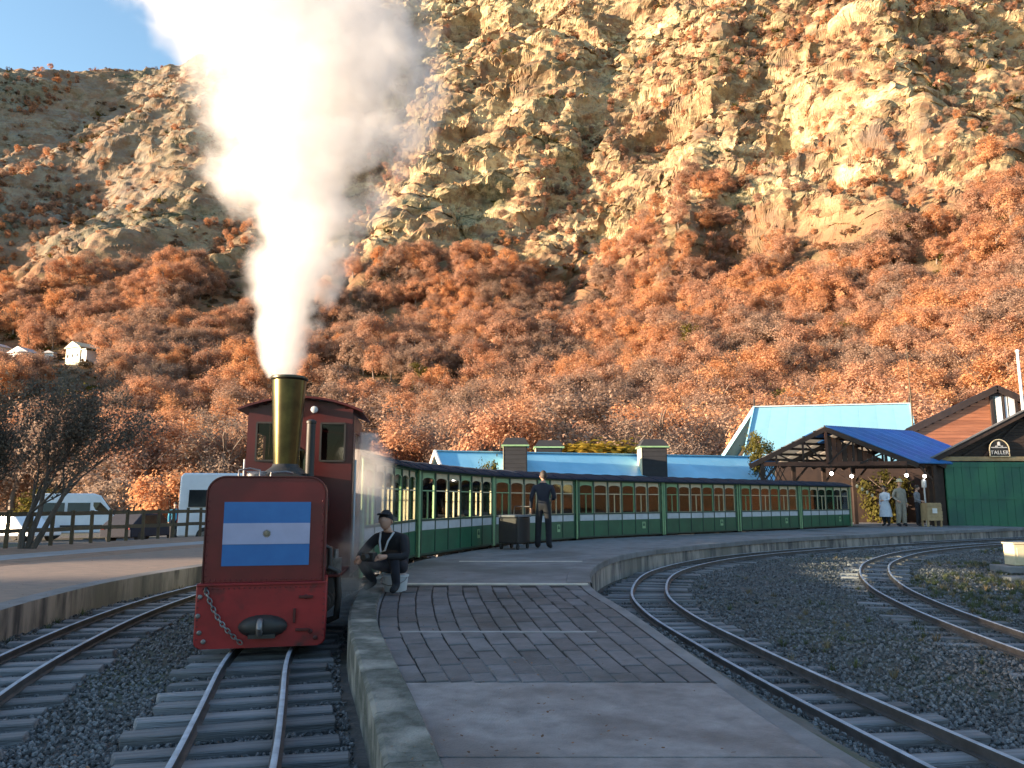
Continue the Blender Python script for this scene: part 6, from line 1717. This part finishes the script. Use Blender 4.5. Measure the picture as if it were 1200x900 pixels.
onp = (xt > np.interp(yt, T_main.A[:, 1], T_main.A[:, 0]) + .6) & (xt < np.interp(yt, Redge.A[:, 1], Redge.A[:, 0]) + .02); onp |= xt < np.interp(yt, TL.A[:, 1], TL.A[:, 0]) + .02
xg, yg = xt, yt
dm = np.minimum(np.minimum(dist_track(T_main), dist_track(T_left)), np.minimum(dist_track(T_right), dist_track(T_far)))
fieldr = xt > np.interp(yt, T_far.A[:, 1], T_far.A[:, 0]) + .6
kt = ~onp & (dm > .42) & ((rng.random(NT) < .05 * (fbm(xt / 1.5, yt / 1.5, 2, 3) > .52)) | (fieldr & (fbm(xt / 3, yt / 3, 4, 3) > .45)))
xt, yt = xt[kt], yt[kt]; ntt = len(xt); ht_ = rng.uniform(.04, .13, ntt)
scatter('grass_tufts', np.stack([xt, yt, gz(xt, yt)], -1), np.stack([0 * xt, 0 * xt, rng.uniform(0, 6.28, ntt)], -1), np.stack([ht_ * 1.3, ht_ * 1.3, ht_], -1), rng.choice(3, ntt, p=[.5, .25, .25]), [tuft_mesh(1, GR1), tuft_mesh(2, GR1), tuft_mesh(3, GR2)], 'thin green and dry grass between and beside the tracks', 'grass')

# fallen leaves
NL = 2600
yl_ = 3.2 + 17 * rng.random(NL) ** 1.5; xl_ = rng.uniform(-.72, .75, NL) * yl_
kl = (fbm(xl_ / .8, yl_ / .8, 27, 3) > .5); xl_, yl_ = xl_[kl], yl_[kl]
zl_ = gz(xl_, yl_) + .02
isp = (xl_ > np.interp(yl_, T_main.A[:, 1], T_main.A[:, 0]) + .86) & (xl_ < np.interp(yl_, Redge.A[:, 1], Redge.A[:, 0]) - .02)
zl_ = np.where(isp, np.array([plat_z(v) for v in yl_]) + .028, zl_); zl_ = np.where(xl_ < np.interp(yl_, TL.A[:, 1], TL.A[:, 0]), LZ + .006, zl_)
lf_ = MB(); lf_.add([(-.5, 0, 0), (-.2, -.32, .08), (.3, -.22, .05), (.55, 0, .12), (.3, .24, .06), (-.2, .3, .1)], [(0, 1, 2, 3, 4, 5)])
nl_ = len(xl_); sl_ = rng.uniform(.012, .026, nl_)
scatter('fallen_leaves', np.stack([xl_, yl_, zl_], -1), np.stack([rng.uniform(-.3, .3, nl_), rng.uniform(-.3, .3, nl_), rng.uniform(0, 6.28, nl_)], -1), np.stack([sl_] * 3, -1), np.zeros(nl_, int), [lf_.mesh('leaf', pm('deadleaf', (0.20, 0.10, 0.05), (0.12, 0.07, 0.04), 3, .8, rnd=.5))], 'small dry leaves strewn over the platform and ballast', 'leaves')

# ================================================================== STEAM
def plume(name, zs, cx, cy, rr, loc_, dens, nscale, label, edge=.55, aniso=.1):
    """closed hull round the plume; density inside from distance to a wandering axis and turbulent noise"""
    k = MB(); seg = 20; vs = []; fs = []; z0, z1 = zs[0], zs[-1]
    ZS = np.linspace(z0, z1, 26); CX = np.interp(ZS, zs, cx); CY = np.interp(ZS, zs, cy); RR = np.interp(ZS, zs, rr) * 1.28 + .04
    for j, z in enumerate(ZS):
        for i in range(seg):
            a = 2 * math.pi * i / seg; vs.append((CX[j] + RR[j] * math.cos(a), CY[j] + RR[j] * math.sin(a), z))
    for j in range(25):
        for i in range(seg): fs.append((j * seg + i, j * seg + (i + 1) % seg, (j + 1) * seg + (i + 1) % seg, (j + 1) * seg + i))
    fs.append(tuple(range(seg - 1, -1, -1))); fs.append(tuple(25 * seg + i for i in range(seg)))
    m = bpy.data.materials.new(name); m.use_nodes = True; nt = m.node_tree; N = nt.nodes; L = nt.links; N.remove(N['Principled BSDF'])
    pv_ = N.new('ShaderNodeVolumePrincipled'); pv_.inputs['Color'].default_value = (.87, .87, .88, 1); pv_.inputs['Anisotropy'].default_value = aniso
    L.new(pv_.outputs[0], N['Material Output'].inputs['Volume'])
    tc = N.new('ShaderNodeTexCoord'); sx = N.new('ShaderNodeSeparateXYZ'); L.new(tc.outputs['Object'], sx.inputs[0])
    def mth(op, a, b=None, c=None, clamp=False):
        n = N.new('ShaderNodeMath'); n.operation = op; n.use_clamp = clamp
        for kx, v in enumerate((a, b, c)):
            if v is None: continue
            if isinstance(v, (int, float)): n.inputs[kx].default_value = v
            else: L.new(v, n.inputs[kx])
        return n.outputs[0]
    tz = mth('DIVIDE', mth('SUBTRACT', sx.outputs[2], z0), z1 - z0, clamp=True)
    def curve(vals):
        lo, hi = min(vals), max(vals); hi = hi if hi > lo else lo + 1
        n = N.new('ShaderNodeFloatCurve'); cm_ = n.mapping; c = cm_.curves[0]
        P = [((z - z0) / (z1 - z0), (v - lo) / (hi - lo)) for z, v in zip(zs, vals)]
        c.points[0].location = P[0]; c.points[1].location = P[-1]
        for q in P[1:-1]: c.points.new(*q)
        for q in c.points: q.handle_type = 'VECTOR'
        cm_.update(); n.inputs['Factor'].default_value = 1; L.new(tz, n.inputs['Value'])
        return mth('MULTIPLY_ADD', n.outputs[0], hi - lo, lo)
    dx = mth('SUBTRACT', sx.outputs[0], curve(cx)); dy = mth('SUBTRACT', sx.outputs[1], curve(cy)); rc = curve(rr)
    dist = mth('DIVIDE', mth('SQRT', mth('ADD', mth('MULTIPLY', dx, dx), mth('MULTIPLY', dy, dy))), rc)
    def nz_(sc, det):
        n1 = N.new('ShaderNodeTexNoise'); n1.inputs['Scale'].default_value = sc; n1.inputs['Detail'].default_value = det; n1.inputs['Roughness'].default_value = .5; n1.inputs['Distortion'].default_value = .35; L.new(tc.outputs['Object'], n1.inputs['Vector']); return n1.outputs[0]
    e = mth('ADD', mth('ADD', dist, mth('MULTIPLY', mth('SUBTRACT', nz_(nscale, 2), .5), 3.0)), mth('MULTIPLY', mth('SUBTRACT', nz_(nscale * 3.4, 4), .5), 1.3))
    mr_ = N.new('ShaderNodeMapRange'); mr_.interpolation_type = 'SMOOTHSTEP'; mr_.inputs[1].default_value = 1.0; mr_.inputs[2].default_value = edge; L.new(e, mr_.inputs[0])
    fade = N.new('ShaderNodeMapRange'); fade.interpolation_type = 'SMOOTHSTEP'; fade.inputs[1].default_value = 1.27; fade.inputs[2].default_value = .95; L.new(dist, fade.inputs[0])
    thin = mth('DIVIDE', dens, mth('POWER', mth('MAXIMUM', rc, .15), .75))
    L.new(mth('MULTIPLY', mth('MULTIPLY', mr_.outputs[0], fade.outputs[0]), thin), pv_.inputs['Density'])
    k.add(vs, fs); o = k.build(name, m, loc=loc_); tag(o, label, 'steam', kind='stuff')
    return o
cw = loco.matrix_basis @ (MR @ Vector((-.02, 1.02, 0)))
cxw, cyw = cw.x, cw.y
zz = [2.86, 3.1, 3.5, 4.0, 4.45, 5.0, 5.5, 6.1, 6.7, 7.4, 8.2, 9.2]
def xz(px, z):
    return px
# axis and radius read at the chimney's distance
Xc = []; 
for z, pxc in zip(zz, (329, 333, 338, 345, 352, 352, 352, 364, 368, 335, 305, 280)):
    dz_ = z - CAM.z; zc_ = cyw * math.cos(PITCH) + dz_ * math.sin(PITCH); Xc.append((pxc - 600) / FPX * zc_ - cxw)
plume('steam_plume', [z - 2.86 for z in zz], Xc, [0] * 12, [.16, .27, .40, .52, .66, .95, 1.25, 1.42, 1.52, 1.75, 1.9, 2.0], (cxw, cyw, 2.86), 1.9, 1.15, 'white sunlit steam rising from the locomotive chimney in a widening column', edge=.42)
plume('steam_wisp', [0, .4, .8, 1.3, 1.9, 2.3], [0, .05, .1, .12, .05, -.05], [0, .3, .7, 1.1, 1.4, 1.6], [.28, .36, .42, .46, .42, .2], (-1.98, 8.95, .12), 1.1, 1.6, 'thin steam drifting between the locomotive and the first carriage', edge=.2)
